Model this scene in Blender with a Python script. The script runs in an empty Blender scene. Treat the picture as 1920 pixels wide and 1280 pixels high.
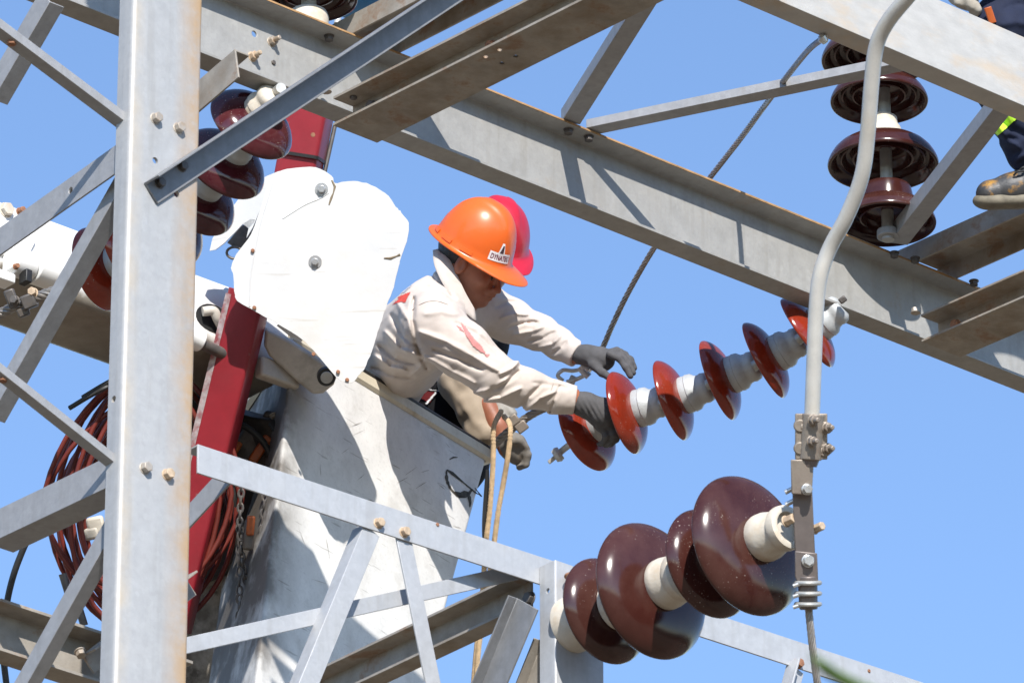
import bpy, bmesh, math, random
import numpy as np
from mathutils import Vector, Matrix
rad = math.radians
random.seed(4)
SC = bpy.context.scene
COL = SC.collection

# ------------------------------------------------------------------ camera
FPX = 12500.0                       # focal length in pixels of a 1920 px wide frame
TH = rad(26.1)                      # the camera looks up
C0 = Vector((0, 0, 1.6))
F = Vector((0, math.cos(TH), math.sin(TH)))
RT = Vector((1, 0, 0))
UP = Vector((0, -math.sin(TH), math.cos(TH)))
cam_data = bpy.data.cameras.new('camera')
cam_data.sensor_width = 36
cam_data.lens = 36 * FPX / 1920
cam_data.clip_end = 3000
cam_data.clip_start = 0.5
cam_data.dof.use_dof = True
cam_data.dof.focus_distance = 20.8
cam_data.dof.aperture_fstop = 18
cam = bpy.data.objects.new('camera', cam_data)
COL.objects.link(cam)
cam.location = C0
cam.rotation_euler = (rad(90) + TH, 0, 0)
SC.camera = cam

# ------------------------------------------------------------------ light
PHI = rad(40.55)
U = Vector((math.cos(PHI), math.sin(PHI), 0))      # along the girder, receding to the right
V = Vector((math.sin(PHI), -math.cos(PHI), 0))     # along the cross beams, towards the camera and right
Z = Vector((0, 0, 1))
SUND = -(0.65 * U - V - 0.74 * Z).normalized()     # towards the sun
SUN_EL = math.asin(SUND.z)
SUN_AZ = math.atan2(SUND.x, SUND.y)                # clockwise from +Y
world = bpy.data.worlds.new('World')
SC.world = world
world.use_nodes = True
wn = world.node_tree
wn.nodes.clear()
sky = wn.nodes.new('ShaderNodeTexSky')
sky.sky_type = 'NISHITA'
sky.sun_disc = False
sky.sun_elevation = SUN_EL
sky.sun_rotation = SUN_AZ
sky.altitude = 1500
sky.air_density = 1.0
sky.dust_density = 0.15
sky.ozone_density = 3.2
bg = wn.nodes.new('ShaderNodeBackground')
bg.inputs[1].default_value = 0.155
wo = wn.nodes.new('ShaderNodeOutputWorld')
wn.links.new(sky.outputs[0], bg.inputs[0])
wn.links.new(bg.outputs[0], wo.inputs[0])
sd = bpy.data.lights.new('sun', 'SUN')
sd.energy = 4.3
sd.angle = rad(0.53)
sd.color = (1.0, 0.95, 0.88)
sun = bpy.data.objects.new('sun', sd)
COL.objects.link(sun)
sun.location = (0, -5, 30)
sun.rotation_euler = SUND.to_track_quat('Z', 'Y').to_euler()
SC.view_settings.view_transform = 'Standard'
SC.view_settings.look = 'None'
SC.view_settings.exposure = 0.70
SC.view_settings.gamma = 1.0

# ------------------------------------------------------------------ sight lines and planes
def P(px, py, d):
    return C0 + F * d + RT * ((px - 960) / FPX * d) + UP * ((640 - py) / FPX * d)
def ray(px, py):
    return F + RT * ((px - 960) / FPX) + UP * ((640 - py) / FPX)
def hit(px, py, n, pt):
    r = ray(px, py)
    return C0 + r * ((pt - C0).dot(n) / r.dot(n))
def depth(p):
    return (p - C0).dot(F)
Q0 = P(310, 640, 17.5)              # a point on the face of the column
def onV(px, py, off=0.0):           # plane of the column's face, moved along V
    return hit(px, py, V, Q0 + V * off)
def onZ(px, py, z):
    return hit(px, py, Z, Vector((0, 0, z)))
def along(p, d, px):                # point of line p + t d seen at image column px
    a = (px - 960) / FPX
    t = (a * (p - C0).dot(F) - (p - C0).dot(RT)) / (d.dot(RT) - a * d.dot(F))
    return p + d * t

# ------------------------------------------------------------------ object helpers
ROOT = {}
def new_obj(name, me, mat, parent, loc):
    o = bpy.data.objects.new(name, me)
    COL.objects.link(o)
    if mat is not None:
        me.materials.append(mat)
    if parent is not None:
        o.parent = parent
    else:
        o.location = loc
    ROOT[o.as_pointer()] = loc
    return o
def thing(name, label, cat, loc, group=None):
    o = bpy.data.objects.new(name, None)
    o.empty_display_size = 0.1
    COL.objects.link(o)
    o.location = loc
    o['label'] = label
    o['category'] = cat
    if group:
        o['group'] = group
    ROOT[o.as_pointer()] = Vector(loc)
    return o
def tag(o, label=None, cat=None, group=None, kind=None):
    if label: o['label'] = label
    if cat: o['category'] = cat
    if group: o['group'] = group
    if kind: o['kind'] = kind
    return o
def mk(name, bm, mat, parent=None, loc=None, smooth=35, bevel=0.0, sub=0):
    """link a bmesh given in world coordinates as one object"""
    if parent is not None:
        loc = ROOT[parent.as_pointer()]
    elif loc is None:
        c = [v.co for v in bm.verts]
        loc = Vector((sum(v.x for v in c) / len(c), sum(v.y for v in c) / len(c), min(v.z for v in c)))
    loc = Vector(loc)
    for v in bm.verts:
        v.co -= loc
    bmesh.ops.recalc_face_normals(bm, faces=bm.faces)
    me = bpy.data.meshes.new(name)
    bm.to_mesh(me)
    bm.free()
    if smooth:
        me.polygons.foreach_set('use_smooth', [True] * len(me.polygons))
        me.set_sharp_from_angle(angle=rad(smooth))
    o = new_obj(name, me, mat, parent, loc)
    if bevel:
        m = o.modifiers.new('bevel', 'BEVEL')
        m.width = bevel
        m.segments = 2
        m.limit_method = 'ANGLE'
        m.angle_limit = rad(40)
        m.harden_normals = False
    if sub:
        m = o.modifiers.new('sub', 'SUBSURF')
        m.levels = sub
        m.render_levels = sub
    return o
def perp(d):
    d = d.normalized()
    a = Vector((0, 0, 1)) if abs(d.z) < 0.9 else Vector((1, 0, 0))
    x = d.cross(a).normalized()
    return x, d.cross(x).normalized()
def prism(bm, prof, p0, p1, ax, ay):
    a = [bm.verts.new(p0 + ax * x + ay * y) for x, y in prof]
    b = [bm.verts.new(p1 + ax * x + ay * y) for x, y in prof]
    n = len(prof)
    for i in range(n):
        bm.faces.new((a[i], a[(i + 1) % n], b[(i + 1) % n], b[i]))
    bm.faces.new(a[::-1])
    bm.faces.new(b)
def box(bm, c, x, y, z, hx, hy, hz):
    prism(bm, [(-hx, -hy), (hx, -hy), (hx, hy), (-hx, hy)], c - z * hz, c + z * hz, x, y)
def lathe(bm, prof, o, axis, n=32, refdir=None):
    """prof: (r, h) pairs along axis"""
    x, y = perp(axis)
    ax = axis.normalized()
    rings = []
    for r, h in prof:
        if r < 1e-5:
            rings.append([bm.verts.new(o + ax * h)])
        else:
            rings.append([bm.verts.new(o + ax * h + (x * math.cos(t) + y * math.sin(t)) * r)
                          for t in [2 * math.pi * i / n for i in range(n)]])
    for a, b in zip(rings, rings[1:]):
        if len(a) == 1 and len(b) == 1:
            continue
        for i in range(n):
            j = (i + 1) % n
            if len(a) == 1:
                bm.faces.new((a[0], b[i], b[j]))
            elif len(b) == 1:
                bm.faces.new((a[i], a[j], b[0]))
            else:
                bm.faces.new((a[i], a[j], b[j], b[i]))
    for rg in (rings[0], rings[-1]):
        if len(rg) > 1:
            try: bm.faces.new(rg)
            except ValueError: pass
def cyl(bm, p0, p1, r0, r1=None, n=20):
    r1 = r0 if r1 is None else r1
    d = p1 - p0
    lathe(bm, [(r0, 0), (r1, d.length)], p0, d, n)
def spline(pts, k=8):
    """Catmull-Rom through points"""
    pts = [Vector(p) for p in pts]
    e = [pts[0] * 2 - pts[1]] + pts + [pts[-1] * 2 - pts[-2]]
    out = []
    for i in range(1, len(e) - 2):
        a, b, c, d = e[i - 1], e[i], e[i + 1], e[i + 2]
        for s in range(k):
            t = s / k
            out.append(0.5 * ((2 * b) + (c - a) * t + (2 * a - 5 * b + 4 * c - d) * t * t + (3 * b - a - 3 * c + d) * t ** 3))
    out.append(pts[-1])
    return out
def tube(bm, pts, r, n=12, closed=False):
    rr = r if callable(r) else (lambda i: r)
    m = len(pts)
    prev = None
    rings = []
    for i in range(m):
        if closed:
            d = pts[(i + 1) % m] - pts[i - 1]
        else:
            d = pts[min(i + 1, m - 1)] - pts[max(i - 1, 0)]
        d = d.normalized()
        if prev is None:
            x, y = perp(d)
        else:
            x = (prev - d * prev.dot(d)).normalized()
            y = d.cross(x)
        prev = x
        rings.append([bm.verts.new(pts[i] + (x * math.cos(2 * math.pi * k / n) + y * math.sin(2 * math.pi * k / n)) * rr(i)) for k in range(n)])
    for i in range(m if closed else m - 1):
        a, b = rings[i], rings[(i + 1) % m]
        for k in range(n):
            bm.faces.new((a[k], a[(k + 1) % n], b[(k + 1) % n], b[k]))
    if not closed:
        bm.faces.new(rings[0][::-1])
        bm.faces.new(rings[-1])
def frames(pts):
    out = []
    prev = None
    m = len(pts)
    for i in range(m):
        d = (pts[min(i + 1, m - 1)] - pts[max(i - 1, 0)]).normalized()
        if prev is None:
            x, y = perp(d)
        else:
            x = (prev - d * prev.dot(d)).normalized()
            y = d.cross(x)
        prev = x
        out.append((x, y))
    return out
def strand(bm, pts, R, nst=6, pitch=0.12, n=7):
    """twisted wire strand or laid rope round a path"""
    L = [0]
    for a, b in zip(pts, pts[1:]):
        L.append(L[-1] + (b - a).length)
    fr = frames(pts)
    rs = R * (0.36 if nst > 4 else 0.5)
    for s in range(nst):
        q = []
        for p, (x, y), l in zip(pts, fr, L):
            t = 2 * math.pi * (l / pitch + s / nst)
            q.append(p + (x * math.cos(t) + y * math.sin(t)) * (R - rs))
        tube(bm, q, rs, n)
    tube(bm, pts, R * 0.55, 6)
def resample(pts, step):
    out = [pts[0]]
    for a, b in zip(pts, pts[1:]):
        k = max(1, int((b - a).length / step))
        for i in range(1, k + 1):
            out.append(a.lerp(b, i / k))
    return out
def channel(h, b, tw, tf):
    return [(0, 0), (h, 0), (h, b), (h - tf, b), (h - tf, tw), (tf, tw), (tf, b), (0, b)]
def ibeam(w, h, tw, tf):
    m = w / 2
    return [(0, 0), (w, 0), (w, tf), (m + tw / 2, tf), (m + tw / 2, h - tf), (w, h - tf), (w, h), (0, h), (0, h - tf), (m - tw / 2, h - tf), (m - tw / 2, tf), (0, tf)]
def angle(a, b, t):
    return [(0, 0), (a, 0), (a, t), (t, t), (t, b), (0, b)]
def cut_holes(o, holes, r):
    """drill round holes (world position, direction) through a mesh for good"""
    cut = []
    loc = ROOT[o.as_pointer()]
    for p, d in holes:
        bm = bmesh.new()
        cyl(bm, p - d * 0.03 - loc, p + d * 0.03 - loc, r, n=20)
        bmesh.ops.recalc_face_normals(bm, faces=bm.faces)
        me = bpy.data.meshes.new('hole'); bm.to_mesh(me); bm.free()
        c = bpy.data.objects.new('hole', me)
        COL.objects.link(c)
        if o.parent is not None: c.parent = o.parent
        else: c.location = loc
        m = o.modifiers.new('hole', 'BOOLEAN'); m.object = c; m.operation = 'DIFFERENCE'; m.solver = 'EXACT'
        o.modifiers.move(len(o.modifiers) - 1, 0)
        cut.append(c)
    bev = [m for m in o.modifiers if m.type == 'BEVEL']
    for m in bev: m.show_viewport = False
    bpy.context.view_layer.update()
    ev = o.evaluated_get(bpy.context.evaluated_depsgraph_get())
    me = bpy.data.meshes.new_from_object(ev)
    o.data = me
    for m in list(o.modifiers):
        if m.type == 'BOOLEAN': o.modifiers.remove(m)
    for m in bev: m.show_viewport = True
    for c in cut:
        mm = c.data
        bpy.data.objects.remove(c); bpy.data.meshes.remove(mm)
    me.set_sharp_from_angle(angle=rad(35))
def hexbolt(parent, p, n, r=0.0145, h=0.013, mat=None, nut=False, washer=True, name='bolt', thread=0.016):
    bm = bmesh.new()
    x, y = perp(n)
    a0 = random.random() * 2
    w = 0.0
    if washer:
        lathe(bm, [(0, -0.002), (r * 1.18, -0.002), (r * 1.18, 0.002), (0, 0.002)], p, n, 16)
        w = 0.002
    prof = [(r * math.cos(a0 + k * math.pi / 3), r * math.sin(a0 + k * math.pi / 3)) for k in range(6)]
    prism(bm, prof, p + n * w, p + n * (w + h), x, y)
    if nut:
        lathe(bm, [(0, w + h - 0.001), (r * .52, w + h - .001), (r * .52, w + h + thread), (r * .44, w + h + thread + .003), (0, w + h + thread + .003)], p, n, 12)
    return mk(name, bm, mat, parent, bevel=0.0016)

# ------------------------------------------------------------------ materials
def mat(name, c, rough=0.5, metal=0.0, var=0.12, scale=14.0, stain=None, stain_amt=0.0, stain_scale=3.0, stain_lo=0.5,
        fine=0.0, bump=0.0, bump_scale=60.0, coat=0.0, spec=0.5, stretch=None, stain2=None, stain2_amt=0.0, stain2_scale=9.0, stain2_lo=.58, extra=None, sss=0.0, spangle=0):
    m = bpy.data.materials.new(name)
    m.use_nodes = True
    nt = m.node_tree
    N, L = nt.nodes, nt.links
    b = N['Principled BSDF']
    b.inputs['Roughness'].default_value = rough
    b.inputs['Metallic'].default_value = metal
    b.inputs['Specular IOR Level'].default_value = spec
    if coat:
        b.inputs['Coat Weight'].default_value = coat
        b.inputs['Coat Roughness'].default_value = 0.04
    if sss:
        b.inputs['Subsurface Weight'].default_value = sss
        b.inputs['Subsurface Radius'].default_value = (0.01, 0.004, 0.002)
    tc = N.new('ShaderNodeTexCoord')
    co = tc.outputs['Object']
    if stretch:
        mp = N.new('ShaderNodeMapping')
        mp.inputs['Scale'].default_value = stretch
        L.new(co, mp.inputs[0]); co = mp.outputs[0]
    def noise(s, det=6, ro=0.6):
        n = N.new('ShaderNodeTexNoise')
        n.inputs['Scale'].default_value = s
        n.inputs['Detail'].default_value = det
        n.inputs['Roughness'].default_value = ro
        L.new(co, n.inputs['Vector'])
        return n.outputs['Fac']
    def ramp(f, lo, hi):
        r = N.new('ShaderNodeMapRange')
        r.inputs['From Min'].default_value = lo
        r.inputs['From Max'].default_value = hi
        L.new(f, r.inputs['Value'])
        return r.outputs[0]
    def mix(f, a, bb):
        x = N.new('ShaderNodeMix'); x.data_type = 'RGBA'
        for s, v in ((x.inputs[0], f), (x.inputs[6], a), (x.inputs[7], bb)):
            if hasattr(v, 'is_linked') or hasattr(v, 'links'):
                L.new(v, s)
            elif isinstance(v, (int, float)):
                s.default_value = v
            else:
                s.default_value = (*v[:3], 1)
        return x.outputs[2]
    def mul(a, k):
        x = N.new('ShaderNodeMath'); x.operation = 'MULTIPLY'
        L.new(a, x.inputs[0])
        if isinstance(k, (int, float)): x.inputs[1].default_value = k
        else: L.new(k, x.inputs[1])
        return x.outputs[0]
    lo = [max(0, v * (1 - var)) for v in c]
    hi = [min(1, v * (1 + var)) for v in c]
    col = mix(ramp(noise(scale), 0.3, 0.7), lo, hi)
    if fine:
        col = mix(mul(ramp(noise(scale * 11, 3), 0.5, 0.75), fine), col, [v * 0.55 for v in c])
    if stain is not None:
        col = mix(mul(ramp(noise(stain_scale, 8, 0.65), stain_lo, stain_lo + 0.22), stain_amt), col, stain)
    if stain2 is not None:
        col = mix(mul(ramp(noise(stain2_scale, 8, 0.7), stain2_lo, stain2_lo + 0.1), stain2_amt), col, stain2)
    if spangle:                      # zinc crystals and drip streaks of hot-dip galvanising
        vo = N.new('ShaderNodeTexVoronoi'); vo.inputs['Scale'].default_value = 75
        L.new(tc.outputs['Object'], vo.inputs['Vector'])
        sv = N.new('ShaderNodeSeparateColor'); L.new(vo.outputs['Color'], sv.inputs[0])
        col = mix(mul(sv.outputs[0], 0.16), col, [v * 1.25 for v in c])
        col = mix(mul(sv.outputs[1], 0.18), col, [v * .72 for v in c])
        m2 = N.new('ShaderNodeMapping'); m2.inputs['Scale'].default_value = (14, 14, 1.1)
        L.new(tc.outputs['Object'], m2.inputs[0])
        n2 = N.new('ShaderNodeTexNoise'); n2.inputs['Scale'].default_value = 2.5; n2.inputs['Detail'].default_value = 5
        L.new(m2.outputs[0], n2.inputs['Vector'])
        col = mix(mul(ramp(n2.outputs['Fac'], .5, .7), .35), col, [c[0] * .74, c[1] * .71, c[2] * .66])
    if extra:
        col = extra(nt, tc, col, dict(noise=noise, ramp=ramp, mix=mix, mul=mul))
    L.new(col, b.inputs['Base Color'])
    if rough < 0.9:
        rr = N.new('ShaderNodeMapRange')
        rr.inputs['To Min'].default_value = max(0.02, rough * 0.8)
        rr.inputs['To Max'].default_value = min(1, rough * 1.25)
        L.new(noise(scale * 1.7), rr.inputs['Value'])
        L.new(rr.outputs[0], b.inputs['Roughness'])
    if bump:
        bp = N.new('ShaderNodeBump')
        bp.inputs['Strength'].default_value = 1.0
        bp.inputs['Distance'].default_value = bump
        L.new(noise(bump_scale, 5), bp.inputs['Height'])
        L.new(bp.outputs[0], b.inputs['Normal'])
    return m
def dotn(nt, tc, vec, off=0.0):
    d = nt.nodes.new('ShaderNodeVectorMath'); d.operation = 'DOT_PRODUCT'
    d.inputs[1].default_value = vec
    nt.links.new(tc.outputs['Object'], d.inputs[0])
    a = nt.nodes.new('ShaderNodeMath'); a.operation = 'ADD'; a.inputs[1].default_value = off
    nt.links.new(d.outputs['Value'], a.inputs[0])
    return a.outputs[0]
COLW = 0.25
def column_stain(nt, tc, col, k):
    s = dotn(nt, tc, U)                       # 0 at the left corner, COLW at the right edge
    e = k['ramp'](s, COLW - 0.11, COLW - 0.012)
    n = k['ramp'](k['noise'](9.0, 8, .7), 0.25, 0.6)
    col = k['mix'](k['mul'](k['mul'](e, n), 1.0), col, (0.43, 0.27, 0.125))
    # a thin tan run just inside the rounded left corner
    a = k['ramp'](s, 0.0, 0.012)
    b = k['ramp'](s, 0.05, 0.012)
    n2 = k['ramp'](k['noise'](9.0, 6), 0.3, 0.75)
    return k['mix'](k['mul'](k['mul'](k['mul'](a, b), n2), 0.6), col, (0.52, 0.40, 0.24))
GALV = mat('galvanised_steel', (0.30, 0.30, 0.305), 0.48, 0.2, 0.12, 24, (0.26, 0.26, 0.265), 0.5, 4, 0.5, fine=0.12, bump=0.0005, bump_scale=90, spangle=1)
GALV_SHADE = mat('shade_toned_galvanised_steel', (0.21, 0.215, 0.225), 0.5, 0.2, 0.15, 24, (0.17, 0.17, 0.17), 0.5, 4, 0.5, fine=0.15, bump=0.0005, bump_scale=90, spangle=1)  # darker copy of the galvanised steel, with shade put into its colour
GALVL = mat('galvanised_steel_pale', (0.39, 0.40, 0.415), 0.45, 0.15, 0.08, 30, (0.42, 0.42, 0.42), 0.5, 5, 0.5, fine=0.1, bump=0.0004, bump_scale=90,
            stain2=(0.22, 0.11, 0.05), stain2_amt=0.8, stain2_scale=30, stain2_lo=0.70, spangle=1)
GALVC = mat('column_steel', (0.36, 0.363, 0.365), 0.5, 0.15, 0.07, 22, (0.33, 0.34, 0.35), 0.6, 5, 0.48, fine=0.1, bump=0.0005, bump_scale=80, extra=column_stain, spangle=1)
WEATH = mat('weathered_steel', (0.31, 0.28, 0.24), 0.6, 0.15, 0.2, 14, (0.19, 0.14, 0.09), 0.75, 5, 0.48, fine=0.2, bump=0.0008, bump_scale=50,
            stain2=(0.20, 0.10, 0.045), stain2_amt=0.7, stain2_scale=7, stain2_lo=0.55)
GIRD = mat('girder_steel', (0.335, 0.33, 0.315), 0.52, 0.2, 0.14, 12, (0.27, 0.25, 0.22), 0.6, 3, 0.5, fine=0.15, bump=0.0006, bump_scale=70,
           stain2=(0.30, 0.20, 0.11), stain2_amt=0.35, stain2_scale=6, stain2_lo=0.6, spangle=1)
CHORD = mat('stained_girder_steel', (0.43, 0.42, 0.40), 0.55, 0.1, 0.1, 12, (0.50, 0.37, 0.23), 0.8, 3.5, 0.5, fine=0.12, bump=0.0005, bump_scale=70, stretch=(1, 1, 2.2))
RUSTE = mat('rusty_edge', (0.34, 0.20, 0.09), 0.8, 0, 0.35, 20)
BOLT = mat('bolt_steel', (0.40, 0.36, 0.31), 0.5, 0.3, 0.25, 60, (0.28, 0.18, 0.1), 0.8, 30, 0.45)
BOLTR = mat('rusty_bolt', (0.28, 0.13, 0.07), 0.75, 0.1, 0.35, 70, bump=0.001, bump_scale=200)
BOLTT = mat('tan_bolt', (0.47, 0.36, 0.25), 0.65, 0.1, 0.25, 60, (0.33, 0.2, 0.12), 0.7, 40, 0.5)
BRIGHT = mat('bright_zinc', (0.55, 0.55, 0.54), 0.3, 0.7, 0.15, 40)
def specks(nt, tc, col, k):
    # chips and bird-lime specks on the glaze
    for sc, th, amt in ((55, .13, .75), (120, .16, .5)):
        vo = nt.nodes.new('ShaderNodeTexVoronoi'); vo.inputs['Scale'].default_value = sc
        nt.links.new(tc.outputs['Object'], vo.inputs['Vector'])
        m = k['ramp'](k['noise'](4.5, 4), .50, .62)
        col = k['mix'](k['mul'](k['mul'](k['ramp'](vo.outputs['Distance'], th, th * .5), m), amt), col, (.42, .36, .31))
    d = k['ramp'](k['noise'](3.0, 8, .7), .45, .75)           # thin dust film
    return k['mix'](k['mul'](d, .10), col, (.30, .22, .18))
REDP = mat('red_porcelain', (0.21, 0.020, 0.007), 0.14, 0, 0.25, 7, fine=0, coat=0.0, spec=0.5, stain=(0.11, 0.022, 0.014), stain_amt=0.5, stain_scale=6, stain_lo=0.5,
           stain2=(0.35, 0.25, 0.2), stain2_amt=0.4, stain2_scale=75, stain2_lo=0.69, extra=specks)
BRNP = mat('brown_porcelain', (0.045, 0.013, 0.010), 0.16, 0, 0.2, 6, coat=0.0, spec=0.5, stain=(0.058, 0.019, 0.015), stain_amt=0.6, stain_scale=5, stain_lo=0.5,
           stain2=(0.33, 0.27, 0.22), stain2_amt=0.6, stain2_scale=85, stain2_lo=0.685, extra=specks)
MARP = mat('maroon_porcelain', (0.055, 0.007, 0.012), 0.12, 0, 0.25, 6, coat=0.0, spec=0.5, stain=(0.09, 0.012, 0.01), stain_amt=0.5, stain_scale=5, stain_lo=0.5,
           stain2=(0.35, 0.28, 0.22), stain2_amt=0.4, stain2_scale=60, stain2_lo=0.74, extra=specks)
CAPG = mat('cap_iron', (0.45, 0.47, 0.48), 0.5, 0.15, 0.1, 25, (0.35, 0.34, 0.32), 0.5, 12, 0.5, bump=0.001, bump_scale=60)
CEM = mat('cement_cap', (0.56, 0.51, 0.43), 0.6, 0, 0.1, 18, (0.45, 0.32, 0.18), 0.7, 11, 0.5, bump=0.0008, bump_scale=80)
PINM = mat('pin_steel', (0.42, 0.42, 0.4), 0.45, 0.4, 0.15, 40, (0.3, 0.25, 0.2), 0.5, 20)
WHITE = mat('white_paint', (0.80, 0.80, 0.78), 0.42, 0, 0.04, 10, (0.62, 0.58, 0.5), 0.4, 5, 0.56, fine=0.05, stain2=(0.3, 0.22, 0.14), stain2_amt=0.5, stain2_scale=26, stain2_lo=0.73)
GRIME = mat('greasy_white_paint', (0.50, 0.46, 0.40), 0.5, 0, 0.15, 10, (0.2, 0.165, 0.12), 0.85, 6, 0.5, fine=0.2, stain2=(0.05, 0.04, 0.03), stain2_amt=0.7, stain2_scale=8, stain2_lo=0.66)
REDPT = mat('red_paint', (0.23, 0.012, 0.02), 0.38, 0, 0.15, 8, (0.2, 0.02, 0.025), 0.6, 6, 0.5, fine=0.1, stain2=(0.22, 0.15, 0.14), stain2_amt=0.7, stain2_scale=24, stain2_lo=0.66)
REDW = mat('worn_red_edge', (0.42, 0.36, 0.36), 0.4, 0.3, 0.3, 40, (0.28, 0.03, 0.04), 0.9, 25, 0.45)
BLACK = mat('black_rubber', (0.018, 0.018, 0.018), 0.5, 0, 0.3, 20)
DKMET = mat('dark_metal', (0.11, 0.10, 0.095), 0.5, 0.4, 0.3, 30, (0.2, 0.15, 0.1), 0.5, 20)
CLAMP = mat('clamp_alloy', (0.27, 0.23, 0.19), 0.5, 0.4, 0.2, 30, (0.16, 0.12, 0.1), 0.6, 14)
BAR = mat('dark_alloy_bar', (0.16, 0.135, 0.125), 0.45, 0.4, 0.15, 25)
PIPEM = mat('aluminium_pipe', (0.50, 0.485, 0.45), 0.42, 0.2, 0.08, 20, (0.5, 0.42, 0.3), 0.5, 6, 0.5, fine=0.15, stain2=(0.2, 0.17, 0.14), stain2_amt=0.6, stain2_scale=40, stain2_lo=.7)
WIRE = mat('steel_wire', (0.26, 0.24, 0.22), 0.4, 0.5, 0.25, 40)
ROPE = mat('tan_rope', (0.52, 0.38, 0.23), 0.95, 0, 0.25, 60, bump=0.001, bump_scale=400)
HOSE = mat('red_hose', (0.135, 0.017, 0.010), 0.5, 0, 0.25, 12, (0.1, 0.02, 0.015), 0.7, 8, 0.48)
ORNG = mat('orange_paint', (0.40, 0.085, 0.015), 0.4, 0, 0.15, 12, (0.1, 0.05, 0.03), 0.8, 14, 0.5)
BLUE = mat('blue_plastic', (0.02, 0.19, 0.45), 0.4, 0, 0.15, 10)
GROUND = mat('dry_soil', (0.19, 0.145, 0.095), 0.95, 0, 0.25, 0.2, (0.22, 0.2, 0.12), 0.6, 0.05, 0.5)
# ------------------------------------------------------------------ ground
bm = bmesh.new()
bmesh.ops.create_grid(bm, x_segments=8, y_segments=8, size=1500)
g = mk('ground', bm, GROUND, loc=(0, 0, 0), smooth=0)
tag(g, 'dry bare soil spreading below the steelwork to the horizon', 'ground', kind='structure')

# the ring of woodland round the yard, seen only as the dark band mirrored in the glazed discs
WOOD = mat('woodland_green', (.035, .055, .02), .9, 0, .35, .6)
random.seed(21)
bm = bmesh.new()
for i in range(420):
    a_ = random.uniform(0, 2 * math.pi); r_ = random.uniform(75, 130); h_ = random.uniform(5, 12) * (.7 + .4 * math.sin(a_ * 5))
    m_ = Matrix.Translation((math.cos(a_) * r_, math.sin(a_) * r_ + 15, h_ * .5)) @ Matrix.Diagonal((random.uniform(3, 6), random.uniform(3, 6), h_ * .55, 1))
    g_ = bmesh.ops.create_icosphere(bm, subdivisions=2, radius=1, matrix=m_)
    for v in g_['verts']: v.co += Vector((random.uniform(-.7, .7), random.uniform(-.7, .7), random.uniform(-.6, .6)))
tag(mk('woodland', bm, WOOD, loc=(0, 15, 0)), 'far-off dark woodland ringing the yard', 'woodland', kind='stuff')

# ------------------------------------------------------------------ left lattice column
c0 = onV(231, 700); c1 = onV(366, 700)
COLW = (c1 - c0).dot(U)
base = c0.copy(); base.z = 7.6
top = c0.copy(); top.z = 12.9
column = thing('lattice_column', 'tall galvanised column with orange stained right edge and bolted braces, left foreground', 'column', base)
def rchannel(w, b, tw, tf, r=0.014):
    arc = lambda cx, cy, a0: [(cx + r * math.cos(rad(a0 + k * 22.5)), cy + r * math.sin(rad(a0 + k * 22.5))) for k in range(5)]
    return arc(r, -r, 180)[::-1][::-1] and ([(0, -b)] + [(r - r * math.cos(rad(k * 22.5)), -r + r * math.sin(rad(k * 22.5))) for k in range(5)]
            + [(w - r + r * math.sin(rad(k * 22.5)), -r + r * math.cos(rad(k * 22.5))) for k in range(5)] + [(w, -b), (w - tf, -b), (w - tf, -tw), (tf, -tw), (tf, -b)])
bm = bmesh.new()
prism(bm, rchannel(COLW, 0.062, 0.010, 0.012), base, top, U, V)
shaft = mk('shaft', bm, GALVC, column, smooth=30)
cut_holes(shaft, [(onV(291, 301), V), (onV(331, 364), V), (hit(213, 748, U, c0), U)], 0.0095)
for px, py in ((294, 222), (337, 240)):
    hexbolt(column, onV(px - 3, py + 1), V, mat=BOLT, r=0.0145, h=0.017)
for px, py in ((274, 877), (316, 889)):
    hexbolt(column, onV(px - 3, py + 1), V, mat=BOLTT if px > 300 else BOLT, r=0.0145, h=0.017)

LFL = c0 - V * 0.03
def onL(px, py, off=0.0):            # plane of the column's left flange (contains V and Z), moved along U
    return hit(px, py, U, LFL + U * off)
def brace(parent, plane, n, e0, e1, opp, t=0.006, leg=-0.05, side='e', off=0.0, ext=(0, 0), m=GALV, name='brace', holes=(), bev=0.0012):
    """angle iron lying in a plane: e0-e1 one edge, opp a point of the other edge; leg > 0 stands out along n"""
    a, b, o = plane(*e0, off), plane(*e1, off), plane(*opp, off)
    d = (b - a).normalized()
    w = (o - a) - d * (o - a).dot(d)
    W = w.length
    w.normalize()
    if leg > 0:
        prof = [(0, -t), (W, -t), (W, 0), (t, 0), (t, leg), (0, leg)]
    elif leg < 0:
        prof = [(0, 0), (W, 0), (W, -t), (t, -t), (t, leg), (0, leg)]
    else:
        prof = [(0, 0), (W, 0), (W, -t), (0, -t)]
    if side == 'o':
        prof = [(W - x, y) for x, y in prof]
    bm = bmesh.new()
    prism(bm, prof, a - d * ext[0], b + d * ext[1], w, n)
    ob = mk(name, bm, m, parent, bevel=bev)
    if holes:
        cut_holes(ob, [(plane(x, y, off), n) for x, y in holes], 0.009)
    return ob
nU = -U
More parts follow.
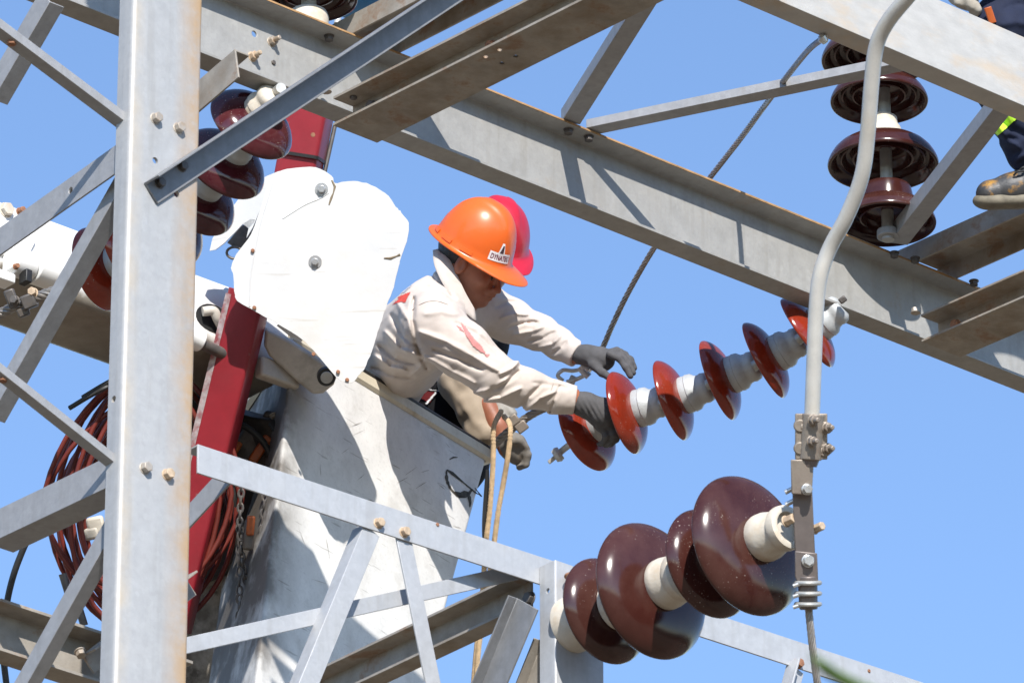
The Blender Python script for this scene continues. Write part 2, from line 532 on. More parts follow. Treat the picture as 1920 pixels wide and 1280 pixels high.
# braces of the column's left side
brace(column, onL, nU, (76, -18), (-30, 165), (106, -18), off=0.13, leg=-0.05, side='o')
b1 = brace(column, onV, V, (-20, 19), (225, 203), (-20, 37), off=-0.03, leg=-0.042, side='o', ext=(0, .05))
hexbolt(b1, onV(22, 73, -0.05), -Z, r=.013, h=.016, mat=BOLTR)
brace(column, onL, nU, (-25, 444), (217, 272), (-25, 495), off=0.02, leg=-0.05, side='e', ext=(0, .06), holes=((132, 357),))
brace(column, onL, nU, (212, 337), (-15, 738), (234, 337), off=0.06, leg=-0.05, side='o', ext=(.05, .05))
b1 = brace(column, onV, V, (-15, 667), (205, 842), (-15, 684), off=-0.03, leg=-0.036, side='o', ext=(0, .05))
hexbolt(b1, onV(5, 706, -0.05), -Z, r=.013, h=.012, mat=BOLTR)
brace(column, onL, nU, (-20, 962), (197, 858), (-20, 1018), off=0.01, leg=-0.085, side='o', ext=(0, .06), t=.008)
brace(column, onL, nU, (185, 996), (20, 1290), (211, 996), off=0.06, leg=-0.04, side='o', ext=(.08, .05))
# braces seen to the right of the column, in its shade
brace(column, onL, nU, (330, 970), (431, 860), (330, 1015), off=0.42, leg=-0.05, side='e')
brace(column, onL, nU, (352, 168), (440, 92), (352, 226), off=0.42, leg=-0.05, side='e', m=WEATH)
# the long bracket bolted across the column's face
e0, e1 = onV(272, 342, 0.008), onV(640, 99, 0.008)
d = (e1 - e0).normalized()
w = d.cross(V).normalized()
if w.z > 0: w = -w
bm = bmesh.new()
LEG = 0.062
prism(bm, [(0, 0), (0.066, 0), (0.066, .0062), (.0062, .0062), (.0062, LEG), (0, LEG)], e0 + V * 0 - V * .006 , e0 + d * 1.45, w, V)
bk = mk('bracket', bm, GALV_SHADE, column, bevel=0.0012)  # the bracket's shade is painted in through this darker steel colour
for px, py in ((299, 344), (341, 313)):
    hexbolt(bk, onV(px, py, 0.0085), V, r=.0135, h=.013, mat=DKMET)
# rear chord passing behind the column's foot
rc = along(onV(100, 1192, -0.75), U, -30)
p1 = along(rc, U, 330)
chordb = thing('rear_chord', 'shaded channel chord passing behind the foot of the left column', 'steel beam', rc)
bm = bmesh.new()
prism(bm, channel(0.15, 0.075, 0.007, 0.009), rc - Z * 0.13, p1 - Z * 0.13, Z, V)
mk('beam', bm, WEATH, chordb, bevel=.001)
q = onV(152, 1228, -0.68)
bm = bmesh.new()
prism(bm, angle(0.06, 0.06, 0.006), q, q + (U * .3 + Z * .3 + V * .05), (U - Z).normalized(), V)
bq = mk('brace', bm, WEATH, chordb, bevel=.001)
hexbolt(chordb, onV(150, 1221, -0.67), -Z + V * .5, r=.014, mat=BOLT)

# ------------------------------------------------------------------ overhead girder
zCt = onV(1760, 0).z                 # top of the near chord
zCb = onV(1627, 73).z
A0 = onZ(1000, 200, zCt - 0.002)     # outer top edge of the far chord
zAt = A0.z
offA = (A0 - Q0).dot(V)
zAb = hit(1000, 345, V, A0).z
hA = zAt - zAb
bA = 0.082
girder = thing('overhead_girder', 'overhead lattice girder of two galvanised channel chords with angle bracing', 'girder', Vector((A0.x, A0.y, zAb)))
pa, pb = along(A0, U, -120), along(A0, U, 2040)
bm = bmesh.new()
prism(bm, [(x, -bA + y) for x, y in channel(hA, bA, 0.007, 0.010)], pa - Z * hA, pb - Z * hA, Z, V)
far = mk('far_chord', bm, GIRD, girder, bevel=.0014)
far['label'] = 'far channel chord with rusty upper flange, its web striped by shadows'
pw = A0 - V * (bA - 0.007)           # web face
def onW(px, py): return hit(px, py, V, pw)
cut_holes(far, [(onW(477, 64), V)], .010)
bm = bmesh.new()
prism(bm, [(0, 0), (.006, 0), (.006, .0025), (0, .0025)], pa - Z * .0058 + V * .0003, pb - Z * .0112 + V * .0003, Z, V)
mk('rusty_flange_edge', bm, RUSTE, far)
for (px, py, mm) in ((514, 76, BOLT), (478, 104, BOLTT)):
    hexbolt(far, onW(px - 5, py + 3), V, mat=mm, nut=True, thread=.02, h=.016)
hexbolt(far, onW(512, 118), V, mat=DKMET, r=.008, h=.006, washer=False)
# underside bolts of the upper flange
for px, py in ((1066, 243), (1104, 256), (1677, 474), (1716, 484), (1826, 527), (617, 68)):
    p = onZ(px, py, zAt - .0105)
    hexbolt(far, p, -Z, mat=DKMET, r=.014, h=.014)
for px, py in ((1717, 586), (612, 172)):
    hexbolt(far, onZ(px, py, zAb + .0105), Z, mat=BOLT, r=.014, h=.014)
hC = zCt - zCb
q0 = onV(1627, 73)
pa, pb = along(q0, U, 1240), along(q0, U, 2040)
bm = bmesh.new()
prism(bm, [(x, -y) for x, y in channel(hC, 0.078, 0.007, 0.010)], pa, pb, Z, V)
near = mk('near_chord', bm, CHORD, girder, bevel=.0014)
near['label'] = 'near channel chord with pale face streaked orange'
# bracing between the two chords
def hbrace(p0, p1, w, h, flip=-1, m=GALV):
    d = (p1 - p0).normalized()
    x = d.cross(Z).normalized() * flip
    bm = bmesh.new()
    prism(bm, angle(w, h, .006), p0, p1, x, Z)
    return mk('brace', bm, m, girder, bevel=.0012)
zb = zAt + 0.001
hbrace(onZ(1052, 229, zb), onZ(1235, -62, zb), 0.062, 0.045)
hbrace(onZ(1099, 240, zb), onZ(1760, 103, zb), 0.055, 0.030)
hbrace(onZ(1668, 455, zb), onZ(1905, 150, zb), 0.062, 0.055)

# ------------------------------------------------------------------ cross beams clamped above and below the girder
VB = Matrix.Rotation(rad(3.2), 3, 'Z') @ V
def lower_beam(label, corner, leftpt, length, back=0.0):
    zbm = zAb - 0.10
    c = onZ(*corner, zbm); l = onZ(*leftpt, zbm)
    W = (c - l).dot(U)
    s = c - U * W
    t = thing('cross_beam', label, 'steel beam', s)
    bm = bmesh.new()
    prism(bm, ibeam(W, 0.0985, 0.02, 0.008), s, s + VB * length, U, Z)
    mk('beam', bm, WEATH, t, bevel=.0012)
    return t, s, W, zbm
lb, s, W, zbm = lower_beam('rusty cross beam under the girder, broad brown underside above the red lifting arm', (707, 268), (629, 233), 2.6)
beam = lb.children[0]
cut_holes(beam, [(onZ(x, y, zbm), Z) for x, y in ((911, 107), (937, 94), (941, 119), (967, 106))], .008)
hexbolt(lb, s + VB * .1 + U * (W / 2 - .022) + Z * .05, -U, mat=DKMET, r=.016)
hexbolt(lb, s + VB * .62 + U * (W / 2 - .022) + Z * .05, -U, mat=BOLTR, r=.016)
hexbolt(lb, s + VB * .05 + U * (W * .2) + Z * .0985, -Z, mat=DKMET, r=.012)
lb2, s, W, zbm = lower_beam('brown cross beam under the girder at the right edge, end against blue sky', (1801, 670), (1728, 641), 1.6)
hexbolt(lb2, s + VB * .09 + U * (W / 2 - .022) + Z * .05, -U, mat=BOLTR, r=.016)
def upper_beam(label, lpt, length, W=0.19):
    l = onZ(*lpt, zAt + 0.0012)
    t = thing('cross_beam', label, 'steel beam', l)
    bm = bmesh.new()
    a = l - VB * .12
    prism(bm, [(0, 0), (.008, 0), (.008, .06), (W - .008, .06), (W - .008, 0), (W, 0), (W, .068), (0, .068)], a, a + VB * length, U, Z)
    mk('beam', bm, WEATH, t, bevel=.0012)
    return t, l
ub, l1 = upper_beam('cross beam lying on the girder beside the cream insulator base, behind the slanting bracket', (655, 66), 2.6)
ub2, l2 = upper_beam("cross beam lying on the girder at the right, under the climber's boot", (1733, 483), 1.9)

# ------------------------------------------------------------------ lower truss
truss = thing('lower_truss', 'pale galvanised lower truss with sloping chord, flat diagonals and square post', 'truss', onV(1041, 1290))
ch = brace(truss, onV, V, (371, 832), (1760, 1288), (371, 886), off=-0.004, leg=-0.055, side='e', m=GALVL, name='chord', holes=())
for px, py, mm in ((711, 980, BOLTT), (759, 997, BOLTT), (1497, 1243, BOLTR)):
    hexbolt(ch, onV(px - 2, py + 1, -0.004), V, mat=mm, r=.0135, h=.015)
for px, py in ((820, 983), (1629, 1257)):
    hexbolt(ch, onV(px, py, -0.004), V, mat=BOLTR, r=.006, h=.003, washer=False)
brace(truss, onV, V, (677, 997), (552, 1300), (713, 1003), off=-.0115, leg=-0.05, side='e', m=GALVL, name='diagonal', ext=(.03, 0))
brace(truss, onV, V, (744, 1010), (803, 1300), (774, 1022), off=-.0115, leg=0, m=GALVL, name='diagonal', ext=(.04, 0))
brace(truss, onV, V, (330, 1198), (1005, 1049), (330, 1229), off=-.060, leg=-.04, side='e', m=GALVL, name='diagonal')
brace(truss, onV, V, (1478, 1240), (1462, 1300), (1510, 1252), off=-.0115, leg=.045, side='e', m=GALVL, name='diagonal')
p0, p1 = onV(1014, 1057, 0.004), onV(1042, 1049, 0.058)
# post: a channel with its web towards V
w0 = onV(1041, 1100, .062); w1 = onV(1132, 1100, .062)
PW = (w1 - w0).dot(U)
pt = onV(1041, 1049, .062)
bm = bmesh.new()
prism(bm, rchannel(PW, 0.064, .008, .009, .006), Vector((w0.x, w0.y, pt.z - 1.0)), Vector((w0.x, w0.y, pt.z)), U, V)
post = mk('post', bm, GALVL, truss, smooth=30)
cut_holes(post, [(hit(1027, 1107, U, w0), U)], .008)
# shaded members running away from the post
r0 = onV(1000, 1085, -0.05)
bm = bmesh.new()
prism(bm, channel(0.105, 0.06, .007, .008), r0 - V * 1.3 - Z * .105, r0 - Z * .105, Z, -U)
tb = mk('tie_beam', bm, WEATH, truss, bevel=.001)
hexbolt(tb, hit(994, 1122, U, r0 - U * .008), -U, mat=DKMET, r=.018)
pr = r0 - U * .07
onR = lambda x, y, off=0.0: hit(x, y, U, pr + U * off)
brace(truss, onR, nU, (968, 1120), (895, 1295), (1008, 1140), leg=.03, side='e', name='diagonal', m=GALV_SHADE, t=.006)  # shade under post and chord is painted in by the darker steel
brace(truss, onR, nU, (1016, 1200), (978, 1295), (1040, 1205), leg=.03, side='e', name='diagonal', m=WEATH, off=.08)
# ------------------------------------------------------------------ insulators
SHELL = [(0.0, .21), (.36, .21), (.44, .205), (.54, .185), (.64, .15), (.74, .10), (.83, .035), (.905, -.04), (.96, -.115), (.99, -.175), (1.0, -.215), (.992, -.24), (.965, -.25),
         (.93, -.235), (.88, -.12), (.83, -.06), (.78, -.06), (.765, -.14), (.735, -.145), (.70, -.03), (.62, .02), (.565, .0), (.55, -.13), (.515, -.135),
         (.48, .01), (.40, .06), (.25, .06), (.2, .03), (.0, .03)]
CAP = [(.0, .16), (.405, .16), (.41, .20), (.40, .30), (.415, .32), (.40, .42), (.33, .50), (.315, .58), (.335, .64), (.31, .74), (.23, .80), (.0, .80)]
CAPW = [(.0, .16), (.42, .16), (.45, .19), (.45, .27), (.42, .40), (.41, .44), (.43, .46), (.43, .56), (.36, .60), (.34, .74), (.0, .76)]
CAPL = [(.0, .16), (.40, .16), (.45, .19), (.475, .28), (.47, .42), (.43, .56), (.40, .70), (.385, .80), (.0, .80)]
def cv(x, y, z):                     # camera-frame direction (right, up, towards the camera)
    return (RT * x + UP * y - F * z).normalized()
def scalep(prof, R): return [(r * R, h * R) for r, h in prof]
def disc(parent, p, ax, R, shell_m, cap_m, capprof=CAP, caplen=1.0, pinlen=None, pin_m=PINM, rimk=1.0, flat=1.0):
    bm = bmesh.new()
    lathe(bm, [(r * R, h * R * flat) for r, h in SHELL], p, ax, 56)
    d = mk('insulator_disc', bm, shell_m, parent, smooth=60)
    bm = bmesh.new()
    lathe(bm, [(r * R * rimk, (.16 + (h - .16) * caplen) * R) for r, h in capprof], p, ax, 32)
    mk('metal_cap', bm, cap_m, d, smooth=40)
    if pinlen:
        bm = bmesh.new()
        lathe(bm, [(0, .1 * R), (.13 * R, .1 * R), (.13 * R, -pinlen), (0, -pinlen)], p, ax, 16)
        mk('pin', bm, pin_m, d, smooth=40)
    return d

# red string in the worker's hands
t = thing('insulator_string', 'string of glossy red disc insulators gripped by the worker in the orange helmet', 'insulator', P(1300, 730, 21.75), 'disc insulator strings')
red = [((1110, 803), 21.95, (.78, .42, .52), .133), ((1184, 770), 21.81, (.945, .30, .34), .132), ((1271, 746), 21.72, (.935, .355, .27), .130),
       ((1359, 708), 21.63, (.92, .38, .25), .130), ((1445, 669), 21.51, (.875, .48, .22), .129), ((1524, 616), 21.39, (.79, .60, .2), .128)]
cs = [P(x, y, d) for (x, y), d, a, r in red]
ends = cs[1:] + [P(1592, 568, 21.3)]
for i, ((xy, d, a, R), nx) in enumerate(zip(red, ends)):
    ax = cv(*a)
    disc(t, cs[i], ax, R * 1.066, REDP, CAPG, CAP, caplen=1.12, pinlen=R * .5, rimk=1.10, flat=.82)
# tongue hanging from the lowest disc
bm = bmesh.new()
q = spline([cs[0], P(1062, 838, 22.01), P(1046, 852, 22.02)], 6)
tube(bm, q, .011, 12)
tp = mk('ball_pin', bm, CAPG, t)
bm = bmesh.new()
lathe(bm, [(0, -.012), (.022, -.012), (.026, 0), (.020, .014), (0, .014)], P(1046, 852, 22.02), cv(-.8, -.5, 0), 16)
mk('collar', bm, CAPG, tp)
bm = bmesh.new()
box(bm, P(1037, 860, 22.02), cv(-.75, -.62, .1), cv(.6, -.8, 0), cv(0, 0, 1), .020, .007, .007)
mk('tongue', bm, PINM, tp, bevel=.003)
bm = bmesh.new()
box(bm, P(1580, 562, 21.3), cv(.8, .6, 0), cv(-.6, .8, 0), cv(0, 0, 1), .012, .010, .014)
mk('socket_clevis', bm, DKMET, t, bevel=.004)

# dark brown string standing out from the post of the lower truss
post_d = depth(onV(1075, 1180, .062))
t = thing('insulator_string', 'string of four large dark brown disc insulators jutting from the truss post, bottom right', 'insulator', onV(1080, 1180, .062), 'disc insulator strings')
dk = [((1146, 1140), .150, .80), ((1234, 1101), .192, 1.30), ((1341, 1051), .152, .62), ((1416, 1016), .194, .82)]
sax = None
dl = []
for (x, y), R, cl in dk:
    k = (x - 1080) / .65 / 690
    dl.append(P(x, y, post_d - k * .683))
for i, ((xy, R, cl), p) in enumerate(zip(dk, dl)):
    nxt = dl[min(i + 1, 3)] - dl[max(i - 1, 0)]
    ax = (nxt.normalized() * .35 + V * .65).normalized()
    Rn = .17 / R
    bm = bmesh.new()
    lathe(bm, [(r * R, h * R * (.60 if h > 0 else .75)) for r, h in SHELL], p, ax, 72)
    d = mk('insulator_disc', bm, BRNP, t, smooth=60)
    bm = bmesh.new()
    lathe(bm, [(r * (.158 if i < 3 else .138), .018 + (h - .16) * .172 * cl) for r, h in (CAPW if i < 3 else CAPL)], p, ax, 40)
    mk('metal_cap', bm, CEM, d, smooth=40)
axd = ax
pb_ = onV(1072, 1172, .0625)
bm = bmesh.new()
lathe(bm, [(0, 0), (.078, 0), (.078, .02), (.07, .05), (.062, .07), (0, .07)], pb_, V, 32)
cyl(bm, pb_ + V * .06, dl[0] + V * .0, .045)
mk('base_cap', bm, CEM, t, smooth=40)
bm = bmesh.new()
box(bm, onV(1057, 1166, .07), U, Z, V, .016, .012, .01)
mk('lug', bm, CAPG, t, bevel=.002)
bm = bmesh.new()
tube(bm, spline([onV(1070, 1085, .064), onV(1062, 1080, .09), onV(1070, 1076, .11), onV(1080, 1082, .10)], 5), .007, 8)
mk('split_pin', bm, BOLTR, t)
endc = dl[3] + axd * .14
bm = bmesh.new()
lathe(bm, [(0, 0), (.060, 0), (.062, .012), (.060, .026), (.050, .030), (.042, .028), (.040, .006), (0, .006)], endc - axd * .035, axd, 32)
mk('end_ring', bm, CEM, t, smooth=40)
hexbolt(t, P(1474, 977, depth(endc) - .02), axd, mat=BOLTT, r=.014, h=.03)
hexbolt(t, P(1527, 992, depth(endc) - .02), axd, mat=BOLTT, r=.012, h=.03)

# upright post insulator on the girder, right
dz = depth(onZ(1666, 445, zAt))
t = thing('insulator_string', 'upright stack of dark brown disc insulators behind the bent aluminium pipe, top right', 'insulator', onZ(1666, 445, zAt), 'disc insulator strings')
bx = P(1665, 440, dz)
for py, R, cap in ((396, .160, 0), (282, .181, 1), (163, .160, 0), (80, .181, 1), (-30, .160, 0)):
    k = (440 - py) / .898 / (FPX / dz)
    p = bx + Z * k + RT * (-.00006 * (440 - py))
    bm = bmesh.new()
    prof = [(r, h * (1.25 if h < 0 else 1.0)) for r, h in SHELL]
    lathe(bm, scalep(prof, R), p, Z, 64)
    d = mk('insulator_disc', bm, BRNP, t, smooth=60)
    bm = bmesh.new()
    if cap:
        lathe(bm, [(0, .02), (.066, .02), (.070, .05), (.060, .085), (.052, .095), (.050, .12), (0, .12)], p, Z, 32)
        mk('metal_cap', bm, CEM, d, smooth=40)
    else:
        lathe(bm, [(0, .0), (.086, .0), (.088, .05), (.082, .082), (0, .075)], p, Z, 40)
        mk('porcelain_neck', bm, BRNP, d, smooth=40)
bm = bmesh.new()
cyl(bm, bx - Z * .02, bx + Z * 1.0, .020, n=20)
mk('steel_rod', bm, PINM, t)
bm = bmesh.new()
cyl(bm, bx - Z * .01, bx + Z * .015, .036)
mk('foot_plate', bm, GALV, t, bevel=.002)

# maroon string passing behind the column, top left
t = thing('insulator_string', 'string of maroon disc insulators slanting down behind the left column', 'insulator', P(320, 420, 20.3), 'disc insulator strings')
mr = [((480, 222), 20.05, (.50, .64, .52)), ((428, 296), 20.13, (.50, .64, .55)), ((374, 362), 20.21, (.54, .60, .58)), ((318, 418), 20.29, (.60, .55, .58)),
      ((258, 462), 20.37, (.80, .42, .42)), ((199, 499), 20.45, (.83, .30, .46))]
mc = [P(x, y, d) for (x, y), d, a in mr]
for i, ((xy, d, a)) in enumerate(mr):
    disc(t, mc[i], cv(*a), .140 if i < 5 else .134, MARP if i < 4 else REDP, CAPG if i else CEM, CAP, caplen=.98, pinlen=.07)
bm = bmesh.new()
cyl(bm, mc[0] + cv(.62, .72, .3) * .1, P(527, 165, 19.97), .022, .016)
mk('socket_clevis', bm, PINM, t)
# strain clamp and conductor at its lower end
e = [P(190, 505, 20.46), P(150, 528, 20.47), P(95, 548, 20.49), P(40, 568, 20.51), P(0, 588, 20.53), P(-60, 612, 20.55)]
sc_ = thing('strain_clamp', 'dark strain clamp gripping the strands at the lower end of the maroon insulators, left', 'clamp', e[2])
bm = bmesh.new()
box(bm, P(55, 565, 20.49), cv(.93, .36, 0), cv(-.36, .93, 0), cv(0, 0, 1), .022, .022, .050)
box(bm, P(22, 560, 20.47), cv(.93, .36, 0), cv(-.36, .93, 0), cv(0, 0, 1), .016, .03, .016)
box(bm, P(44, 585, 20.47), cv(.93, .36, 0), cv(-.36, .93, 0), cv(0, 0, 1), .018, .014, .018)
mk('clamp_body', bm, DKMET, sc_, bevel=.005)
bm = bmesh.new()
strand(bm, resample(spline(e, 6), .008), .017, 6, .13)
mk('conductor', bm, WIRE, sc_)
hexbolt(sc_, P(62, 549, 20.46), cv(-.2, .3, .9), mat=BOLTT, r=.014, h=.018)
hexbolt(sc_, P(28, 563, 20.45), cv(-.3, .2, .9), mat=DKMET, r=.013, h=.015)

# cream insulator base on the girder, top left, and the blue barrel behind it
p = onZ(590, 46, zAt + .001) - V * .03
t = thing('post_insulator', 'post insulator with cream base and grey stem on the girder, top edge', 'insulator', p)
bm = bmesh.new()
lathe(bm, [(0, -.01), (.060, -.01), (.062, .035), (.056, .052), (.047, .058), (0, .058)], p, Z, 40)
mk('base_cap', bm, CEM, t, smooth=40)
bm = bmesh.new(); cyl(bm, p + Z * .05, p + Z * .3, .023); mk('steel_rod', bm, PINM, t)
bm = bmesh.new(); lathe(bm, scalep(SHELL, .15), p + Z * .135, Z, 56); mk('insulator_disc', bm, BRNP, t, smooth=60)
p = P(668, -20, 22.65)
t = thing('plastic_barrel', 'blue plastic drum glimpsed beyond the cream insulator base, top edge', 'barrel', p)
bm = bmesh.new(); lathe(bm, [(0, -.07), (.085, -.07), (.10, -.06), (.105, .0), (.105, .25), (0, .25)], p, Z, 40); mk('barrel_body', bm, BLUE, t, smooth=40)
bm = bmesh.new(); lathe(bm, [(.103, -.03), (.112, -.03), (.112, -.015), (.103, -.015)], p, Z, 40); mk('barrel_hoop', bm, DKMET, t)
bm = bmesh.new(); cyl(bm, P(632, 45, 22.25), P(641, -5, 22.3), .011); mk('outlet_pipe', bm, PIPEM, t)

# ------------------------------------------------------------------ aluminium pipe and its fittings
dp = depth(endc) - .05
pp = [P(1760, -70, dp - .25), P(1703, -6, dp - .2), P(1664, 42, dp - .15), P(1643, 88, dp - .12), P(1634, 160, dp - .1), P(1627, 250, dp - .08), P(1616, 330, dp - .06), P(1588, 405, dp - .03),
      P(1556, 465, dp), P(1537, 520, dp), P(1530, 590, dp), P(1526, 690, dp), P(1522, 795, dp)]
t = thing('bus_pipe', 'bent pale aluminium pipe running down the right side of the frame', 'pipe', pp[-1])
bm = bmesh.new(); tube(bm, resample(spline(pp, 8), .02), .0205, 24); mk('pipe', bm, PIPEM, t, smooth=60)
t = thing('terminal_clamp', 'brown alloy terminal clamp with four bolts joining the aluminium pipe to the dark bar', 'clamp', P(1520, 880, dp))
X, Y, W3 = RT, UP, -F
bm = bmesh.new()
cyl(bm, P(1525, 776, dp), P(1519, 862, dp), .031, .030, 28)
box(bm, P(1521, 818, dp), X, Y, W3, .042, .060, .010)
for yy in (800, 842):
    cyl(bm, P(1500, yy, dp), P(1545, yy + 3, dp), .016, n=16)
    for xx in (1500, 1546):
        lathe(bm, [(0, -.014), (.017, -.014), (.017, .014), (0, .014)], P(xx, yy + (2 if xx > 1520 else -2), dp), W3, 18)
mk('clamp_body', bm, CLAMP, t, bevel=.003)
for x, y in ((1524, 788), (1522, 827), (1551, 802), (1552, 841)):
    hexbolt(t, P(x, y, dp - .033 if x < 1530 else dp - .012), cv(.35, .05, .93), mat=CLAMP, nut=True, r=.013, h=.013, thread=.018)
bm = bmesh.new()
cyl(bm, P(1519, 858, dp), P(1517, 874, dp), .026, .02, 24)
cyl(bm, P(1515, 872, dp), P(1513, 892, dp), .012, .016, 16)
mk('end_cap', bm, BAR, t, smooth=40)
bm = bmesh.new()
prism(bm, [(-.028, -.040), (.026, -.044), (.026, -.03), (.030, .036), (.012, .05), (-.03, .05)], P(1504, 897, dp - .004), P(1504, 897, dp - .018), X, Y)
mk('tongue_plate', bm, CLAMP, t, bevel=.003)
hexbolt(t, P(1513, 917, dp - .019), cv(.2, .1, .95), mat=BRIGHT, r=.013, h=.014)
t = thing('connector_bar', 'dark flat alloy bar hanging in front of the large brown insulators', 'bar', P(1508, 1060, dp))
bm = bmesh.new()
a, b = P(1502, 868, dp + .01), P(1511, 1072, dp + .01)
dd = (b - a).normalized()
xx = dd.cross(W3).normalized()
prism(bm, [(-.026, -.007), (.026, -.007), (.026, .007), (-.026, .007)], a, b, xx, W3)
mk('bar', bm, BAR, t, bevel=.0025)
for x, y, l in ((1484, 915, .02), (1485, 938, .018)):
    bm = bmesh.new(); cyl(bm, P(x - 12, y + 8, dp + .03), P(x + 10, y - 3, dp + .03), .0065); mk('stud', bm, BRIGHT, t)
t = thing('cable_lug', 'grey cable lug with three U-bolts at the foot of the dark bar', 'clamp', P(1513, 1130, dp))
bm = bmesh.new()
prism(bm, [(-.030, .032), (.028, .026), (.031, -.052), (-.022, -.056), (-.030, -.035)], P(1512, 1055, dp - .002), P(1512, 1055, dp - .016), X, Y)
cyl(bm, P(1514, 1080, dp), P(1516, 1142, dp), .026, .024, 20)
mk('lug_body', bm, BAR, t, bevel=.003)
hexbolt(t, P(1515, 1051, dp - .017), cv(.2, .15, .95), mat=BRIGHT, r=.015, h=.013)
for yy in (1092, 1112, 1132):
    bm = bmesh.new()
    ring = [P(1515, yy, dp) + X * (.031 * math.cos(k * math.pi / 10)) + W3 * (.031 * math.sin(k * math.pi / 10)) for k in range(20)]
    tube(bm, ring, .0062, 10, closed=True)
    mk('u_bolt', bm, PINM, t)
    bm = bmesh.new(); cyl(bm, P(1505, yy, dp - .02), P(1487, yy + 6, dp - .02), .0055); mk('stud', bm, BRIGHT, t)
ca = [P(1516, 1136, dp), P(1519, 1170, dp), P(1524, 1215, dp), P(1530, 1260, dp), P(1540, 1330, dp)]
bm = bmesh.new(); strand(bm, resample(spline(ca, 8), .006), .0105, 7, .12, 6)
tag(mk('cable', bm, WIRE, loc=ca[0]), 'grey stranded cable dropping from the lug past the lower truss', 'cable')

# ------------------------------------------------------------------ twisted wire from the near chord to the worker
cdep = depth(onV(1540, 60)) + .1
wp = [(1543, 72, 0), (1518, 92, .15), (1490, 125, .35), (1440, 190, .65), (1392, 255, .85), (1340, 322, 1.02), (1288, 388, 1.14), (1240, 445, 1.24), (1205, 500, 1.32), (1172, 560, 1.4), (1148, 610, 1.46), (1128, 655, 1.5), (1100, 700, 1.5)]
wpts = [P(x, y, cdep + dd * (22.3 - cdep) / 1.5) for x, y, dd in wp]
bm = bmesh.new(); strand(bm, resample(spline(wpts, 8), .008), .0098, 6, .15, 6)
tag(mk('wire_rope', bm, WIRE, loc=wpts[0]), "twisted steel wire slanting from the near chord down behind the worker's hand", 'wire rope')
bm = bmesh.new(); lathe(bm, [(0, -.012), (.010, -.012), (.016, 0), (.010, .014), (0, .014)], P(1543, 73, cdep), cv(.5, -.7, .3), 14)
tag(mk('cable_end_fitting', bm, BRIGHT), 'small bright fitting under the near chord at the upper end of the twisted wire', 'fitting')
# shackle and turnbuckle behind the worker's forearm
t = thing('shackle', 'grey shackle with pin beside the upper gloved hand', 'shackle', P(1080, 715, 22.1))
bm = bmesh.new()
tube(bm, spline([P(1056, 714, 22.1), P(1046, 704, 22.1), P(1056, 694, 22.1), P(1075, 695, 22.1), P(1097, 690, 22.1)], 6), .007, 10)
tube(bm, spline([P(1062, 716, 22.08), P(1078, 712, 22.08), P(1100, 702, 22.08)], 6), .007, 10)
mk('bow', bm, BRIGHT, t)
bm = bmesh.new(); cyl(bm, P(1086, 688, 22.05), P(1104, 706, 22.05), .012); cyl(bm, P(1090, 684, 22.03), P(1096, 690, 22.03), .010); cyl(bm, P(1098, 688, 22.03), P(1104, 694, 22.03), .008); mk('pin', bm, CAPG, t)
bm = bmesh.new(); box(bm, P(1070, 720, 22.11), cv(.4, .9, 0), cv(-.9, .4, 0), cv(0, 0, 1), .03, .012, .01); mk('link_plate', bm, CAPG, t, bevel=.004)
t = thing('strand_grip', 'dark stranded grip with bolted clamps under the cuff of the worker in the orange helmet', 'clamp', P(985, 795, 22.25))
bm = bmesh.new()
strand(bm, resample(spline([P(925, 835, 22.3), P(958, 805, 22.28), P(1000, 775, 22.25), P(1050, 752, 22.2), P(1080, 735, 22.15)], 8), .008), .015, 6, .12)
mk('strands', bm, WIRE, t)
for x, y in ((978, 800), (962, 788)):
    bm = bmesh.new(); box(bm, P(x, y, 22.25), cv(.8, .6, 0), cv(-.6, .8, 0), cv(0, 0, 1), .02, .017, .018); mk('clamp', bm, CLAMP, t, bevel=.004)

# ------------------------------------------------------------------ aerial lift: boom, arm, guard plate, bucket
W1 = Vector((math.cos(rad(55.5)), math.sin(rad(55.5)), 0))
W2 = Vector((math.sin(rad(55.5)), -math.cos(rad(55.5)), 0))
bd = 21.75
b1 = P(560, 640, bd)
onB = lambda x, y, off=0.0: hit(x, y, V, b1 + V * off)
lift = thing('aerial_lift', 'white hydraulic lift with dirty boom, red arm, chipped guard plate and scratched bucket', 'bucket lift', P(560, 760, 21.75))
bt = onB(440, 532); bb = onB(440, 672)
ua, ub_ = along(bt, U, -90), along(bt, U, 543)
Hb = (bt - bb).z
dirb = U
bm = bmesh.new()
r = .05
prof = [(0, -.02), (.0, -.36)] 
def roundrect(x0, x1, y0, y1, r, k=5):
    out = []
    for cx, cy, a in ((x1 - r, y1 - r, 0), (x0 + r, y1 - r, 90), (x0 + r, y0 + r, 180), (x1 - r, y0 + r, 270)):
        out += [(cx + r * math.cos(rad(a + j * 90 / k)), cy + r * math.sin(rad(a + j * 90 / k))) for j in range(k + 1)]
    return out
prism(bm, roundrect(-Hb, 0, -.33, 0, .045), ua, ub_, Z, V)
boom = mk('boom', bm, None, lift, bevel=.006)
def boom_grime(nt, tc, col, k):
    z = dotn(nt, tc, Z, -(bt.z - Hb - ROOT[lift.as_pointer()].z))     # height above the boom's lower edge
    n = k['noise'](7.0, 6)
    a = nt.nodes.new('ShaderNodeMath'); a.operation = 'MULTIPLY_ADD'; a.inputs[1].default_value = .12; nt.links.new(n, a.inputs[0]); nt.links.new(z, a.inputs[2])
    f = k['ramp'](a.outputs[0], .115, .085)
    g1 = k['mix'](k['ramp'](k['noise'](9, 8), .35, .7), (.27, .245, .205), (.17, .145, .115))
    return k['mix'](f, col, g1)
